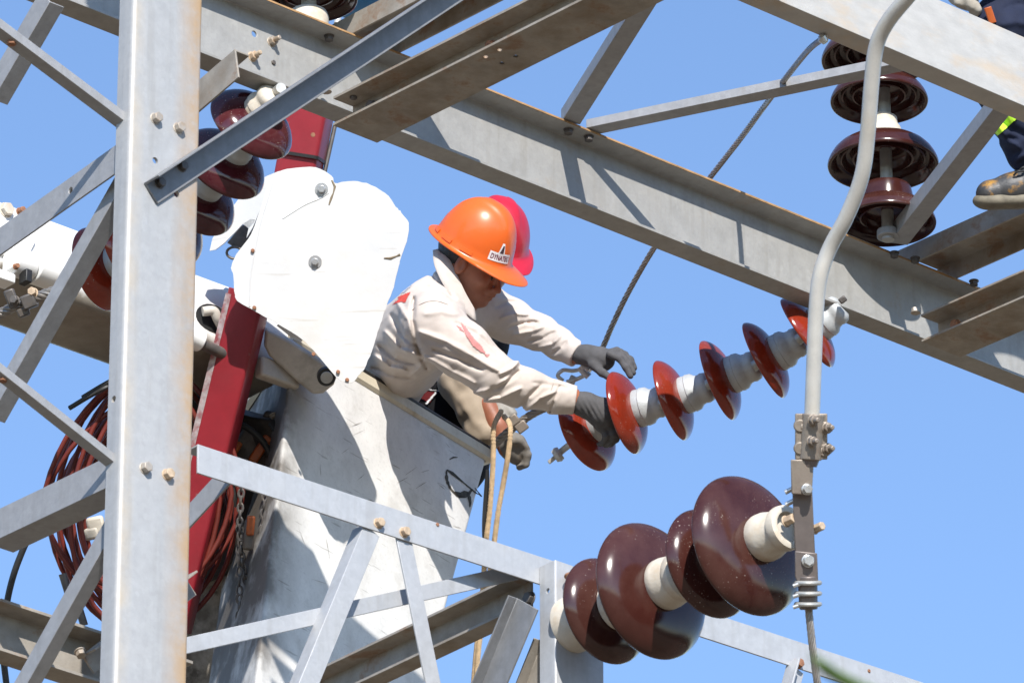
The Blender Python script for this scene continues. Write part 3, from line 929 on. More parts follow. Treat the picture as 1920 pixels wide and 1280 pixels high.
BOOMM = mat('boom_paint', (0.70, 0.69, 0.67), 0.42, 0, 0.05, 10, (0.55, 0.47, 0.38), 0.5, 5, 0.55, fine=.1, stain2=(.25, .18, .11), stain2_amt=.6, stain2_scale=15, stain2_lo=.68, extra=boom_grime, stretch=None)
boom.data.materials.append(BOOMM)
# bolted bracket, collar and clutter at the boom's left
bm = bmesh.new()
for poly in ([(-30, 372), (55, 400), (68, 452), (50, 486), (-30, 470)], ):
    q = [onB(x, y, .012) for x, y in poly]
    a = [bm.verts.new(v) for v in q]; b = [bm.verts.new(v - V * .02) for v in q]
    bm.faces.new(a); bm.faces.new(b[::-1])
    for i in range(len(q)): bm.faces.new((a[i], a[(i + 1) % len(q)], b[(i + 1) % len(q)], b[i]))
bp = mk('side_bracket', bm, WHITE, boom, bevel=.003)
hexbolt(boom, onB(11, 394, .013), V, mat=CEM, r=.022, h=.016)
hexbolt(boom, onB(37, 397, .013), V, mat=BOLTR, r=.012, h=.02)
bm = bmesh.new()
p = onB(70, 480, .03)
q = onB(45, 500, .02)
box(bm, onB(30, 492, .03), U, Z, V, .032, .038, .03)
box(bm, onB(-5, 520, .02), U, Z, V, .05, .016, .03)
cyl(bm, onB(62, 500, .03), onB(120, 520, .03), .055, .055, 24)
cyl(bm, onB(20, 490, .03), onB(58, 500, .03), .047, .047, 24)
mk('boom_tip_casting', bm, WHITE, boom, bevel=.004)
hexbolt(boom, onB(29, 500, .062), V, mat=BOLTR, r=.009, h=.012)
bm = bmesh.new()
box(bm, onB(48, 520, .06), U, Z, V, .012, .022, .02)
mk('dark_slot', bm, BLACK, boom, bevel=.003)
bm = bmesh.new()
cyl(bm, onB(372, 642, .02), onB(430, 668, .02), .0185, .0185, 20)
mk('cylinder_rod', bm, DKMET, boom)
bm = bmesh.new()
cyl(bm, onB(340, 622, .02), onB(376, 640, .02), .036, .036, 20)
mk('cylinder_gland', bm, WHITE, boom, bevel=.004)
# oval port with hose fittings
bm = bmesh.new()
q = [onB(404 + 36 * math.cos(t_) * (1 + .12 * math.sin(t_)), 598 + 26 * math.sin(t_) + .34 * 36 * math.cos(t_), .0025) for t_ in [2 * math.pi * i / 24 for i in range(24)]]
a = [bm.verts.new(v) for v in q]; b = [bm.verts.new(v - V * .004) for v in q]
bm.faces.new(a); bm.faces.new(b[::-1])
for i in range(24): bm.faces.new((a[i], a[(i + 1) % 24], b[(i + 1) % 24], b[i]))
mk('access_port', bm, BLACK, boom)
bm = bmesh.new(); tube(bm, spline([onB(380, 584, .02), onB(400, 583, .035), onB(408, 598, .03), onB(420, 620, .01)], 6), .016, 14); mk('hose_elbow', bm, GRIME, boom)
# underside plate with bolts at the boom end
for x, y in ((528, 768), (514, 779)):
    hexbolt(boom, onB(x, y, -.12), -Z + V * .4, mat=GRIME, r=.014, h=.01)
bm = bmesh.new()
box(bm, onB(520, 700, .02), U, Z, V, .08, .035, .02)
mk('end_shoe', bm, GRIME, boom, bevel=.008)

def slab(name, px, d0, nrm, th, m, parent, bev=.003, dfn=None):
    """a plate outlined by image points on the plane through the point seen at px[0] and depth d0"""
    pt = P(px[0][0], px[0][1], d0)
    q = [hit(x, y, nrm, pt) for x, y in px]
    bm = bmesh.new()
    a = [bm.verts.new(v) for v in q]; b = [bm.verts.new(v - nrm * th) for v in q]
    bm.faces.new(a); bm.faces.new(b[::-1])
    n = len(q)
    for i in range(n): bm.faces.new((a[i], a[(i + 1) % n], b[(i + 1) % n], b[i]))
    bmesh.ops.triangulate(bm, faces=[f for f in bm.faces if len(f.verts) > 4])
    return mk(name, bm, m, parent, bevel=bev)
# red arm: lower length and sleeve above
ra0, ra1 = P(470, 548, 21.52), P(318, 1180, 21.52)
dr = (ra1 - ra0).normalized()
nr = cv(.12, -.1, 1); nr = (nr - dr * nr.dot(dr)).normalized(); xr = dr.cross(nr).normalized()
if xr.dot(RT) < 0: xr = -xr
nf = (nr * .94 - xr * .34).normalized(); xf = dr.cross(nf).normalized()
if xf.dot(RT) < 0: xf = -xf
arm = thing_part = None
bm = bmesh.new()
prism(bm, roundrect(-.062, .062, -.06, .06, .012, 3), ra0, ra1, xf, nf)
arm = mk('lift_arm', bm, REDPT, lift, bevel=.002)
bm = bmesh.new()
prism(bm, [(-.0645, .049), (-.0645, .062), (-.045, .062), (-.05, .0605), (-.0605, .0605), (-.0630, .049)], ra0 + dr * .02, ra1, xf, nf)
mk('worn_edge', bm, REDW, arm)
s0, s1 = P(590, 160, 21.55), P(556, 345, 21.52)
ds = (s1 - s0).normalized()
nf2 = (nf - ds * nf.dot(ds)).normalized(); xs = ds.cross(nf2).normalized()
if xs.dot(RT) < 0: xs = -xs
bm = bmesh.new(); prism(bm, roundrect(-.068, .066, -.06, .06, .014, 3), s0, s1, xs, nf2)
up = mk('upper_arm', bm, REDPT, lift, bevel=.002)
bm = bmesh.new(); prism(bm, roundrect(-.073, .071, -.065, .065, .016, 3), s0, P(563, 298, 21.525), xs, nf2)
sl = mk('arm_sleeve', bm, REDPT, up, bevel=.002)
bm = bmesh.new(); prism(bm, roundrect(-.0755, .0735, -.0675, .0675, .018, 3), P(564.2, 292, 21.525), P(563, 298, 21.525), xs, nf2)
mk('dark_seal', bm, BLACK, up)
hexbolt(sl, P(588, 254, 21.47), nf2, mat=BOLTR, r=.009, h=.008)
bm = bmesh.new(); cyl(bm, P(628, 236, 21.6), P(606, 335, 21.55), .007); mk('fibre_rod', bm, DKMET, lift)
# guard plate
gn = cv(-.02, .12, 1)
gpx = [(520, 322), (545, 316), (592, 314), (622, 330), (628, 343), (655, 340), (688, 344), (722, 362), (743, 388), (752, 398), (766, 418), (764, 446), (754, 478), (747, 500), (738, 538), (726, 570),
       (716, 600), (706, 630), (696, 660), (684, 690), (672, 704), (656, 718), (630, 706), (572, 640), (518, 606), (500, 596), (470, 578), (448, 566), (440, 552), (438, 518), (434, 498), (448, 470), (470, 440), (482, 410), (492, 380), (502, 350)]
random.seed(9)
jag = []
for i, v in enumerate(spline([(x, y, 0) for x, y in gpx + gpx[:1]], 4)[:-1]):
    a_ = .9 if 16 < i < 84 or 108 < i < 124 else .4
    jag.append((v.x + random.uniform(-a_, a_), v.y + random.uniform(-a_, a_)))
def plate_marks(nt, tc, col, k):
    for ang, sc, lo in ((25, 5, .66), (-65, 6, .67)):     # fine hairline scuffs
        mp = nt.nodes.new('ShaderNodeMapping')
        mp.inputs['Rotation'].default_value = (0, rad(ang), 0)
        mp.inputs['Scale'].default_value = (1.0, 1.0, 16.0)
        nt.links.new(tc.outputs['Object'], mp.inputs[0])
        ns = nt.nodes.new('ShaderNodeTexNoise'); ns.inputs['Scale'].default_value = sc; ns.inputs['Detail'].default_value = 3
        nt.links.new(mp.outputs[0], ns.inputs['Vector'])
        col = k['mix'](k['mul'](k['ramp'](ns.outputs['Fac'], lo, lo + .05), .4), col, (.42, .38, .33))
    return col
PLATE = mat('guard_plate_paint', (0.60, 0.60, 0.59), 0.5, 0, 0.06, 5, (0.56, 0.52, 0.45), 0.55, 4, 0.52, fine=.06, bump=.0012, bump_scale=14, stain2=(.30, .23, .15), stain2_amt=.6, stain2_scale=22, stain2_lo=.70, extra=plate_marks)
plate = slab('guard_plate', jag, 21.38, gn, .006, PLATE, lift, bev=.0)
gp0 = P(*jag[0], 21.38)
onG = lambda x, y, off=0.0: hit(x, y, gn, gp0 + gn * off)
for x, y, rr in ((603, 355, .013), (591, 491, .012)):
    bm = bmesh.new(); lathe(bm, [(0, -.001), (.021, -.001), (.021, .003), (0, .003)], onG(x, y), gn, 24); mk('washer', bm, BRIGHT, plate)
    hexbolt(plate, onG(x, y, .003), gn, mat=BRIGHT, r=rr, h=.012, washer=False)
for x, y in ((588, 664), (634, 697), (651, 712), (477, 577), (474, 470)):
    hexbolt(plate, onG(x, y), gn, mat=BOLTR, r=.007, h=.008, washer=False)
# cracks and the torn lip
CRACK = mat('torn_plate_edge', (.22, .17, .11), .9, 0, .3, 60)
for pts_ in ([(622, 338), (628, 350), (625, 362), (621, 372), (617, 384)], [(720, 484), (733, 484), (744, 480), (750, 477)]):
    bm = bmesh.new()
    tube(bm, [onG(x, y, .0004) for x, y in pts_], lambda i: .0022 + .0018 * (i % 2), 6)
    mk('crack', bm, CRACK, plate)
# the folded wing at the plate's left and lower pockets
wpx = [(520, 322), (502, 352), (490, 388), (474, 426), (462, 446), (466, 428), (476, 418), (478, 412), (470, 411), (455, 420), (440, 436), (420, 456), (404, 468), (393, 470), (398, 448), (412, 424), (430, 396), (448, 372), (472, 348), (500, 330)]
for pts_ in ([(512, 340), (500, 380), (488, 420), (478, 470), (470, 520), (468, 575)], [(530, 410), (570, 385), (600, 372), (616, 362)]):
    bm = bmesh.new(); tube(bm, [onG(v.x, v.y, -.0008) for v in spline([(x, y, 0) for x, y in pts_], 5)], .0028, 8)
    mk('pressed_crease', bm, PLATE, plate)
wing = slab('side_wing', wpx, 21.4, cv(-.35, .12, .93), .006, PLATE, lift, bev=0)
cav = slab('dark_housing', [(425, 455), (450, 425), (474, 411), (482, 416), (470, 450), (452, 470), (436, 462)], 21.5, cv(-.2, .1, 1), .04, DKMET, lift)
bm = bmesh.new(); tube(bm, [P(440 + 15 * math.cos(a), 474 + 11 * math.sin(a), 21.47) for a in [k * math.pi / 8 for k in range(16)]], .0045, 8, closed=True)
mk('cable_loop', bm, DKMET, lift)
pk = slab('lower_pocket', [(518, 610), (572, 612), (592, 575), (590, 560), (583, 600), (566, 640), (545, 632)], 21.372, cv(.05, -.15, 1), .004, PLATE, lift, bev=0)
# lever with round bush under the plate
slab('lever', [(498, 618), (545, 640), (600, 676), (632, 706), (626, 722), (606, 738), (588, 740), (560, 718), (530, 690), (505, 668), (496, 650)], 21.55, cv(.1, -.25, 1), .05, GRIME, lift, bev=.008)
bm = bmesh.new(); lathe(bm, [(0, -.02), (.030, -.02), (.030, .008), (0, .008)], P(612, 706, 21.49), cv(.1, -.25, 1), 28); bu = mk('bush', bm, BLACK, lift, bevel=.002)
bm = bmesh.new(); lathe(bm, [(0, .008), (.020, .008), (.020, .013), (0, .013)], P(612, 706, 21.49), cv(.1, -.25, 1), 28); mk('bush_pin', bm, PINM, bu, bevel=.002)

GRIMB = mat('oily_black_metal', (.035, .03, .027), .5, .3, .5, 12, (.11, .085, .065), .8, 9, .5)
# bucket
CLd = 21.85
CL = P(552, 628, CLd - .13)
onF = lambda x, y, off=0.0: hit(x, y, W2, CL + W2 * off)
TR = onF(918, 858)
TL = onF(552, 620); TL.z = TR.z = (TL.z + TR.z) / 2
fw = (TR - TL).dot(W1)
BL_ = onF(480, 1280); BR_ = onF(801, 1280)
zb_ = min(BL_.z, BR_.z) - .35
def lerp_ext(a, b, z): return a + (b - a) * ((z - a.z) / (b.z - a.z))
l0 = lerp_ext(TL, BL_, zb_); r0_ = lerp_ext(TR, BR_, zb_)
def roundpoly(q, r, k=5):
    out = []
    for i, p in enumerate(q):
        a, b = q[i - 1], q[(i + 1) % len(q)]
        u = p + (a - p).normalized() * r; v = p + (b - p).normalized() * r
        out += [u * (1 - t) ** 2 + p * 2 * t * (1 - t) + v * t * t for t in [j / k for j in range(k + 1)]]
    return out
DL = Vector((-.30, .954, 0)); DR = -W2
def ringpts(a, b, grow, t):
    q = [a, b, b + DR * (.50 - .1 * t), a + DL * (.62 - .1 * t) - RT * (.05 * t)]
    c = (q[0] + q[1] + q[2] + q[3]) / 4
    q = [p + (p - c).normalized() * grow * 1.3 for p in q]
    return roundpoly(q, .028 + grow)
a0 = TL; b0 = TL + W1 * fw
a1 = l0; b1_ = l0 + W1 * (r0_ - l0).dot(W1)
a1.z = zb_
def bring(t, grow=0.0):
    return ringpts(a0.lerp(a1, t), b0.lerp(b1_, t), grow, t)
bm = bmesh.new()
levels = [bring(t_) for t_ in np.linspace(0, 1, 10)] 
inner = [bring(t_, -.012) for t_ in np.linspace(1, 0, 10)]
rows = [[bm.verts.new(p) for p in lv] for lv in levels + inner]
n = len(rows[0])
for a, b in zip(rows, rows[1:]):
    for i in range(n): bm.faces.new((a[i], a[(i + 1) % n], b[(i + 1) % n], b[i]))
for i in range(n): bm.faces.new((rows[-1][i], rows[-1][(i + 1) % n], rows[0][(i + 1) % n], rows[0][i]))
def bucket_marks(nt, tc, col, k):
    # scratches: thin streaks of stretched noise in two directions
    for ang, sc, lo in ((35, 6, .685), (-50, 8, .69), (80, 5, .68)):
        mp = nt.nodes.new('ShaderNodeMapping')
        mp.inputs['Rotation'].default_value = (rad(20), rad(ang), rad(-35))
        mp.inputs['Scale'].default_value = (1.0, 1.0, 14.0)
        nt.links.new(tc.outputs['Object'], mp.inputs[0])
        ns = nt.nodes.new('ShaderNodeTexNoise'); ns.inputs['Scale'].default_value = sc; ns.inputs['Detail'].default_value = 3
        nt.links.new(mp.outputs[0], ns.inputs['Vector'])
        col = k['mix'](k['mul'](k['ramp'](ns.outputs['Fac'], lo + .015, lo + .04), .45), col, (.22, .2, .17))
    # oily grime round the lower left corner
    ax_ = RT - Z * ((a1 - a0).dot(RT) / (a1.z - a0.z))
    s = dotn(nt, tc, ax_, -(a0 - ROOT[lift.as_pointer()]).dot(ax_))
    f = k['ramp'](s, .10, .0)
    nn = k['ramp'](k['noise'](4.5, 8), .28, .52)
    col = k['mix'](k['mul'](k['mul'](f, nn), .9), col, (.075, .06, .045))
    return col
BUCK = mat('scratched_bucket_paint', (0.66, 0.65, 0.63), 0.68, 0, 0.09, 8, (0.42, 0.395, 0.36), 0.65, 6, 0.5, fine=.25, stain2=(.16, .13, .1), stain2_amt=.7, stain2_scale=18, stain2_lo=.70, extra=bucket_marks, bump=.0003, bump_scale=30)
bucket = mk('bucket', bm, BUCK, lift, smooth=50)
bm = bmesh.new()
o1 = bring(0, .020); i1 = bring(0, -.014); n = len(o1)
rr_ = [[bm.verts.new(p + Z * dz_) for p in r_] for r_, dz_ in ((bring(.02, .003), -.0), (o1, -.022), (o1, .0), (o1, .012), (i1, .012), (i1, -.02))]
for a, b in zip(rr_, rr_[1:]):
    for i in range(n): bm.faces.new((a[i], a[(i + 1) % n], b[(i + 1) % n], b[i]))
RIM = mat('bucket_rim', (.60, .54, .42), .5, 0, .12, 9, (.28, .22, .14), .7, 9, .52, fine=.2, stain2=(.05, .04, .035), stain2_amt=.8, stain2_scale=15, stain2_lo=.64)
mk('rim', bm, RIM, bucket, smooth=30)
bm = bmesh.new()
tube(bm, [p + Z * .016 for p in bring(0, .006)], .010, 8, closed=True)
mk('rim_gasket', bm, BLACK, bucket)
STEPM = mat('oily_white_step', (.46, .43, .38), .6, 0, .2, 9, (.09, .075, .055), .95, 4, .42, fine=.3, stain2=(.04, .032, .025), stain2_amt=.8, stain2_scale=9, stain2_lo=.55)
# dark mounting block between boom and bucket
mb = slab('mounting_block', [(352, 742), (400, 762), (470, 782), (536, 790), (540, 830), (536, 880), (520, 940), (500, 1000), (470, 1050), (420, 1080), (370, 1100), (345, 1100)], 21.76, cv(-.25, -.1, 1), .12, GRIMB, lift, bev=.012)
for pts_, r_ in (([(372, 800, 21.69), (420, 830, 21.67), (440, 900, 21.67), (428, 980, 21.67), (390, 1040, 21.69)], .013), ([(395, 790, 21.7), (460, 800, 21.67), (505, 850, 21.67), (500, 930, 21.69)], .011), ([(510, 792, 21.7), (525, 820, 21.68), (520, 860, 21.7)], .014)):
    bm = bmesh.new(); tube(bm, spline([P(*q) for q in pts_], 6), r_, 10); mk('hydraulic_line', bm, BLACK, mb)
for x, y in ((385, 860), (410, 950), (500, 905), (478, 970)):
    hexbolt(mb, P(x, y, 21.74), cv(-.25, -.1, 1), mat=DKMET, r=.02, h=.03)
stp = slab('side_step', [(322, 1085), (400, 1052), (452, 1010), (478, 985), (484, 1120), (470, 1300), (318, 1300)], 21.95, cv(-.3, -.05, 1), .10, STEPM, lift, bev=.015)
# oily loop smeared on the front
SMEAR = mat('black_smear', (.055, .045, .03), .7, 0, .5, 50)
sm = spline([(0.0, 0.0, 0)] + [(x, y, 0) for x, y in ((842, 862), (838, 880), (838, 898), (845, 915), (858, 928), (872, 930))], 6)[7:]
bm = bmesh.new()
def onBk(x, y, off=.0):              # on the tapered front face
    nfc = (b0 - a0).cross(a1 - a0).normalized()
    if nfc.dot(W2) < 0: nfc = -nfc
    return hit(x, y, nfc, a0 + nfc * off), nfc
SCRATCH = mat('scratch_mark', (.27, .245, .21), .7, 0, .3, 60)
def smear(pts_, wd, m_=None):
    bmm = bmesh.new()
    vs = []
    for i, (x, y) in enumerate(pts_):
        x2, y2 = pts_[min(i + 1, len(pts_) - 1)]; x1, y1 = pts_[max(i - 1, 0)]
        l_ = math.hypot(x2 - x1, y2 - y1) or 1
        nx_, ny_ = -(y2 - y1) / l_, (x2 - x1) / l_
        w_ = wd * random.uniform(.45, 1.2) * min(1, .3 + i * .4, .3 + (len(pts_) - 1 - i) * .4)
        vs.append((bmm.verts.new(onBk(x + nx_ * w_, y + ny_ * w_, .0015)[0]), bmm.verts.new(onBk(x - nx_ * w_, y - ny_ * w_, .0015)[0])))
    for a, b in zip(vs, vs[1:]): bmm.faces.new((a[0], a[1], b[1], b[0]))
    return mk('grease_smear' if m_ is None else 'scratch', bmm, m_ or SMEAR, bucket, smooth=0)
smear([(v.x, v.y) for v in sm], 2.6)
smear([(852, 922), (862, 928), (872, 926), (880, 924), (886, 916)], 7)
smear([(876, 922), (880, 932), (882, 942), (881, 950)], 5)
smear([(843, 861), (850, 857), (858, 857)], 3)
for (x, y, l_, a_) in ((800, 800, 16, .3), (812, 812, 10, .5), (836, 830, 12, .9), (745, 905, 22, -.5), (760, 890, 26, -.6), (780, 915, 24, -.55), (735, 870, 18, .5), (790, 885, 16, -.3), (655, 800, 26, -.35), (662, 815, 24, -.4), (600, 870, 22, 1.5), (640, 850, 18, -.6), (690, 935, 12, .4), (670, 900, 18, -.7), (820, 905, 20, .7), (850, 985, 15, .3), (560, 990, 40, 1.2), (612, 1010, 36, 1.4), (585, 1085, 30, .3)):
    smear([(x + l_ * k / 4 * math.cos(a_), y + l_ * k / 4 * math.sin(a_)) for k in range(5)], .55, SCRATCH)
for x, y in ((557, 793), (542, 862)):
    hexbolt(bucket, P(x, y, CLd - .0), cv(-.3, 0, 1), mat=CEM if y < 800 else BOLTR, r=.017, h=.02)

# ------------------------------------------------------------------ hoses, hoist, ropes, cable
hc = thing('hose_coil', 'coil of red hydraulic hose hanging behind the left column', 'hose', P(240, 1180, 21.35))
random.seed(12)
bm = bmesh.new()
pts_ = []
TURNS = 15
for i in range(TURNS * 40):
    a = 2 * math.pi * i / 40
    k = i / 40
    jx = math.sin(k * 1.7) * 13 + math.sin(k * 5.1) * 7
    jy = math.cos(k * 2.3) * 16 + math.sin(k * 3.3) * 9
    rx = 158 + 30 * math.sin(k * 2.1 + 1) * .9 - 8
    ry = 205 + 34 * math.sin(k * 1.3 + .5)
    cx = 270 + jx
    cy = 935 + jy
    sq = 1 - .16 * max(0, -math.sin(a)) 
    x_ = cx + rx * math.cos(a) * (1 - .22 * max(0, -math.sin(a))) - 10 * math.sin(a)
    pts_.append(P(x_, cy + ry * math.sin(a), 21.57 + .10 * math.sin(k * 1.1) + .03 * math.cos(a)))
tube(bm, pts_, .0085, 8)
mk('hose', bm, HOSE, hc, smooth=60)
for x, y, a in ((180, 735, .6), (205, 715, .5)):
    bm = bmesh.new()
    tube(bm, spline([P(x - 50, y + 30, 21.43), P(x - 10, y + 6, 21.41), P(x + 30, y - 14, 21.43), P(x + 40, y - 10, 21.65)], 5), .008, 8)
    mk('tie_strap', bm, BLACK, hc)
for x, y in ((150, 1150), (122, 1095)):
    bm = bmesh.new(); cyl(bm, P(x - 5, y - 20, 21.42), P(x + 8, y + 22, 21.42), .013); mk('hose_coupling', bm, DKMET, hc)
bm = bmesh.new()
tube(bm, spline([P(95, 985, 20.95), P(60, 1000, 20.95), P(35, 1050, 20.95), P(18, 1105, 20.95), P(8, 1165, 20.95), P(5, 1215, 20.95), P(14, 1300, 20.95)], 8), .0105, 14)
tag(mk('black_cable', bm, BLACK, loc=P(8, 1165, 20.95)), 'thick black cable hanging at the lower left corner', 'cable')
bm = bmesh.new()
for (x, y, w_, h_) in ((180, 985, .03, .03), (172, 1000, .025, .02)):
    box(bm, P(x, y, 21.55), cv(.9, .2, .2), cv(-.2, .9, 0), cv(0, 0, 1), w_, h_, .02)
tag(mk('hose_hanger', bm, CEM, bevel=.01), 'cream bracket showing through the middle of the red hose coil', 'bracket')
ho = thing('chain_hoist', 'grimy orange chain hoist hanging in the shade beside the bucket', 'hoist', P(470, 1000, 21.5))
bm = bmesh.new()
box(bm, P(470, 835, 21.77), cv(.5, .86, 0), cv(-.86, .5, 0), cv(0, 0, 1), .07, .05, .05)
lathe(bm, [(0, -.05), (.055, -.05), (.06, -.03), (.06, .03), (.055, .05), (0, .05)], P(440, 850, 21.77), cv(0, 0, 1), 24)
box(bm, P(500, 800, 21.79), cv(.5, .86, 0), cv(-.86, .5, 0), cv(0, 0, 1), .05, .03, .04)
mk('hoist_body', bm, DKMET, ho, bevel=.012)
bm = bmesh.new(); box(bm, P(488, 842, 21.7), cv(.55, .83, 0), cv(-.83, .55, 0), cv(0, 0, 1), .05, .016, .012); mk('cover_plate', bm, ORNG, ho, bevel=.006)
bm = bmesh.new(); box(bm, P(440, 846, 21.7), cv(.55, .83, 0), cv(-.83, .55, 0), cv(0, 0, 1), .035, .01, .012); mk('cover_plate', bm, ORNG, ho, bevel=.006)
bm = bmesh.new(); box(bm, P(467, 1002, 21.50), cv(.08, 1, 0), cv(-1, .08, 0), cv(0, 0, 1), .05, .018, .014); mk('bottom_block', bm, DKMET, ho, bevel=.008)
bm = bmesh.new(); box(bm, P(470, 985, 21.485), cv(.08, 1, 0), cv(-1, .08, 0), cv(0, 0, 1), .032, .013, .010); mk('cover_plate', bm, ORNG, ho, bevel=.006)
def chain(path, step=.026, r=.0045):
    bm = bmesh.new()
    q = resample(path, step)
    for i, (a, b) in enumerate(zip(q, q[1:])):
        d_ = (b - a).normalized(); x_, y_ = perp(d_)
        if i % 2: x_ = y_
        c_ = (a + b) / 2
        tube(bm, [c_ + d_ * (.015 * math.sin(t_)) + x_ * (.0085 * math.cos(t_)) for t_ in [k * math.pi / 5 for k in range(10)]], r, 6, closed=True)
    return bm
for pth in (((453, 905, 21.5), (450, 985, 21.48), (456, 1060, 21.48), (470, 1110, 21.48), (484, 1060, 21.48), (492, 985, 21.48), (500, 890, 21.5)),
            ((448, 960, 21.52), (449, 1080, 21.47), (448, 1180, 21.47), (445, 1300, 21.47))):
    mk('chain', chain(spline([P(p[0], p[1], p[2] + .03) for p in pth], 6)), DKMET, ho)
def rope(label, pts, r=.0095, pitch=.05):
    bm = bmesh.new(); strand(bm, resample(spline([P(*p) for p in pts], 8), .006), r, 6, pitch, 8)
    return tag(mk('rope', bm, ROPE, loc=P(*pts[-1])), label, 'rope', 'tan ropes hanging at the bucket')
rope('tan rope over the bucket lip, hanging straighter against the bucket side', [(940, 770, 22.25), (926, 800, 22.18), (925, 850, 22.17), (922, 910, 22.17), (918, 960, 22.17), (911, 1020, 22.17), (904, 1120, 22.17), (893, 1220, 22.17), (886, 1300, 22.17)])
rope('tan rope slanting a little away from the bucket, right of its twin', [(945, 780, 22.25), (957, 800, 22.15), (953, 850, 22.13), (943, 910, 22.15), (934, 960, 22.15), (926, 1020, 22.16), (911, 1120, 22.16), (897, 1220, 22.16), (892, 1300, 22.16)])
rope('thin brown rope hanging down the left corner of the bucket', [(532, 772, 21.79), (531, 860, 21.77), (530, 950, 21.77), (533, 1050, 21.75), (536, 1150, 21.73), (537, 1300, 21.73)], .008)
bm = bmesh.new()
tube(bm, spline([P(914, 880, 22.21), P(912, 930, 22.21), P(909, 985, 22.21), P(909, 1040, 22.22)], 6), lambda i: .006 + .004 * math.sin(i * .17), 8)
tag(mk('strap', bm, BLACK), 'short dark strap beside the hanging tan ropes', 'strap')

# a blurred leaf close to the lens
LEAFM = mat('leaf_green', (.075, .14, .015), .5, 0, .2, 40, sss=.0)
lf = spline([P(1519, 1222, 5.0), P(1540, 1246, 5.0), P(1575, 1270, 5.02), P(1640, 1300, 5.05), P(1740, 1345, 5.1)], 6)
bm = bmesh.new(); vs = []
for i, p in enumerate(lf):
    t_ = i / (len(lf) - 1); w_ = .0048 * min(1, t_ * 3.2 + .04)
    d_ = (lf[min(i + 1, len(lf) - 1)] - lf[max(i - 1, 0)]).normalized(); s_ = d_.cross(F).normalized()
    vs.append((bm.verts.new(p + s_ * w_), bm.verts.new(p - F * .002), bm.verts.new(p - s_ * w_)))
for a, b in zip(vs, vs[1:]):
    bm.faces.new((a[0], a[1], b[1], b[0])); bm.faces.new((a[1], a[2], b[2], b[1]))
lo = mk('leaf', bm, LEAFM); tag(lo, 'blurred green leaf blade poking up at the lower right edge', 'leaf')
sm_ = lo.modifiers.new('thickness', 'SOLIDIFY'); sm_.thickness = .0006
# ------------------------------------------------------------------ smooth bodies: signed distance fields and surface nets
f32 = np.float32
def seg(p, a, b, ra, rb):
    a = np.asarray(a, f32); b = np.asarray(b, f32)
    ab = b - a
    t = np.clip(((p - a) @ ab) / max(1e-9, float(ab @ ab)), 0, 1)
    return np.linalg.norm(p - a - t[:, None] * ab, axis=1) - (ra + t * (rb - ra))
def ell(p, c, r, M=None):
    q = p - np.asarray(c, f32)
    if M is not None: q = q @ np.asarray(M, f32).T
    r = np.asarray(r, f32)
    k0 = np.linalg.norm(q / r, axis=1)
    k1 = np.linalg.norm(q / (r * r), axis=1)
    return k0 * (k0 - 1) / np.maximum(k1, 1e-6)
def su(a, b, k):
    h = np.maximum(k - np.abs(a - b), 0) / k
    return np.minimum(a, b) - h * h * k * .25
def ssub(a, b, k):                   # a without b
    h = np.maximum(k - np.abs(-a - b), 0) / k
    return np.maximum(a, -b) + h * h * k * .25
def chain_sdf(p, pts, rs, k=0.02):
    d = None
    for (a, b, ra, rb) in zip(pts, pts[1:], rs, rs[1:]):
        s = seg(p, a, b, ra, rb)
        d = s if d is None else su(d, s, k)
    return d
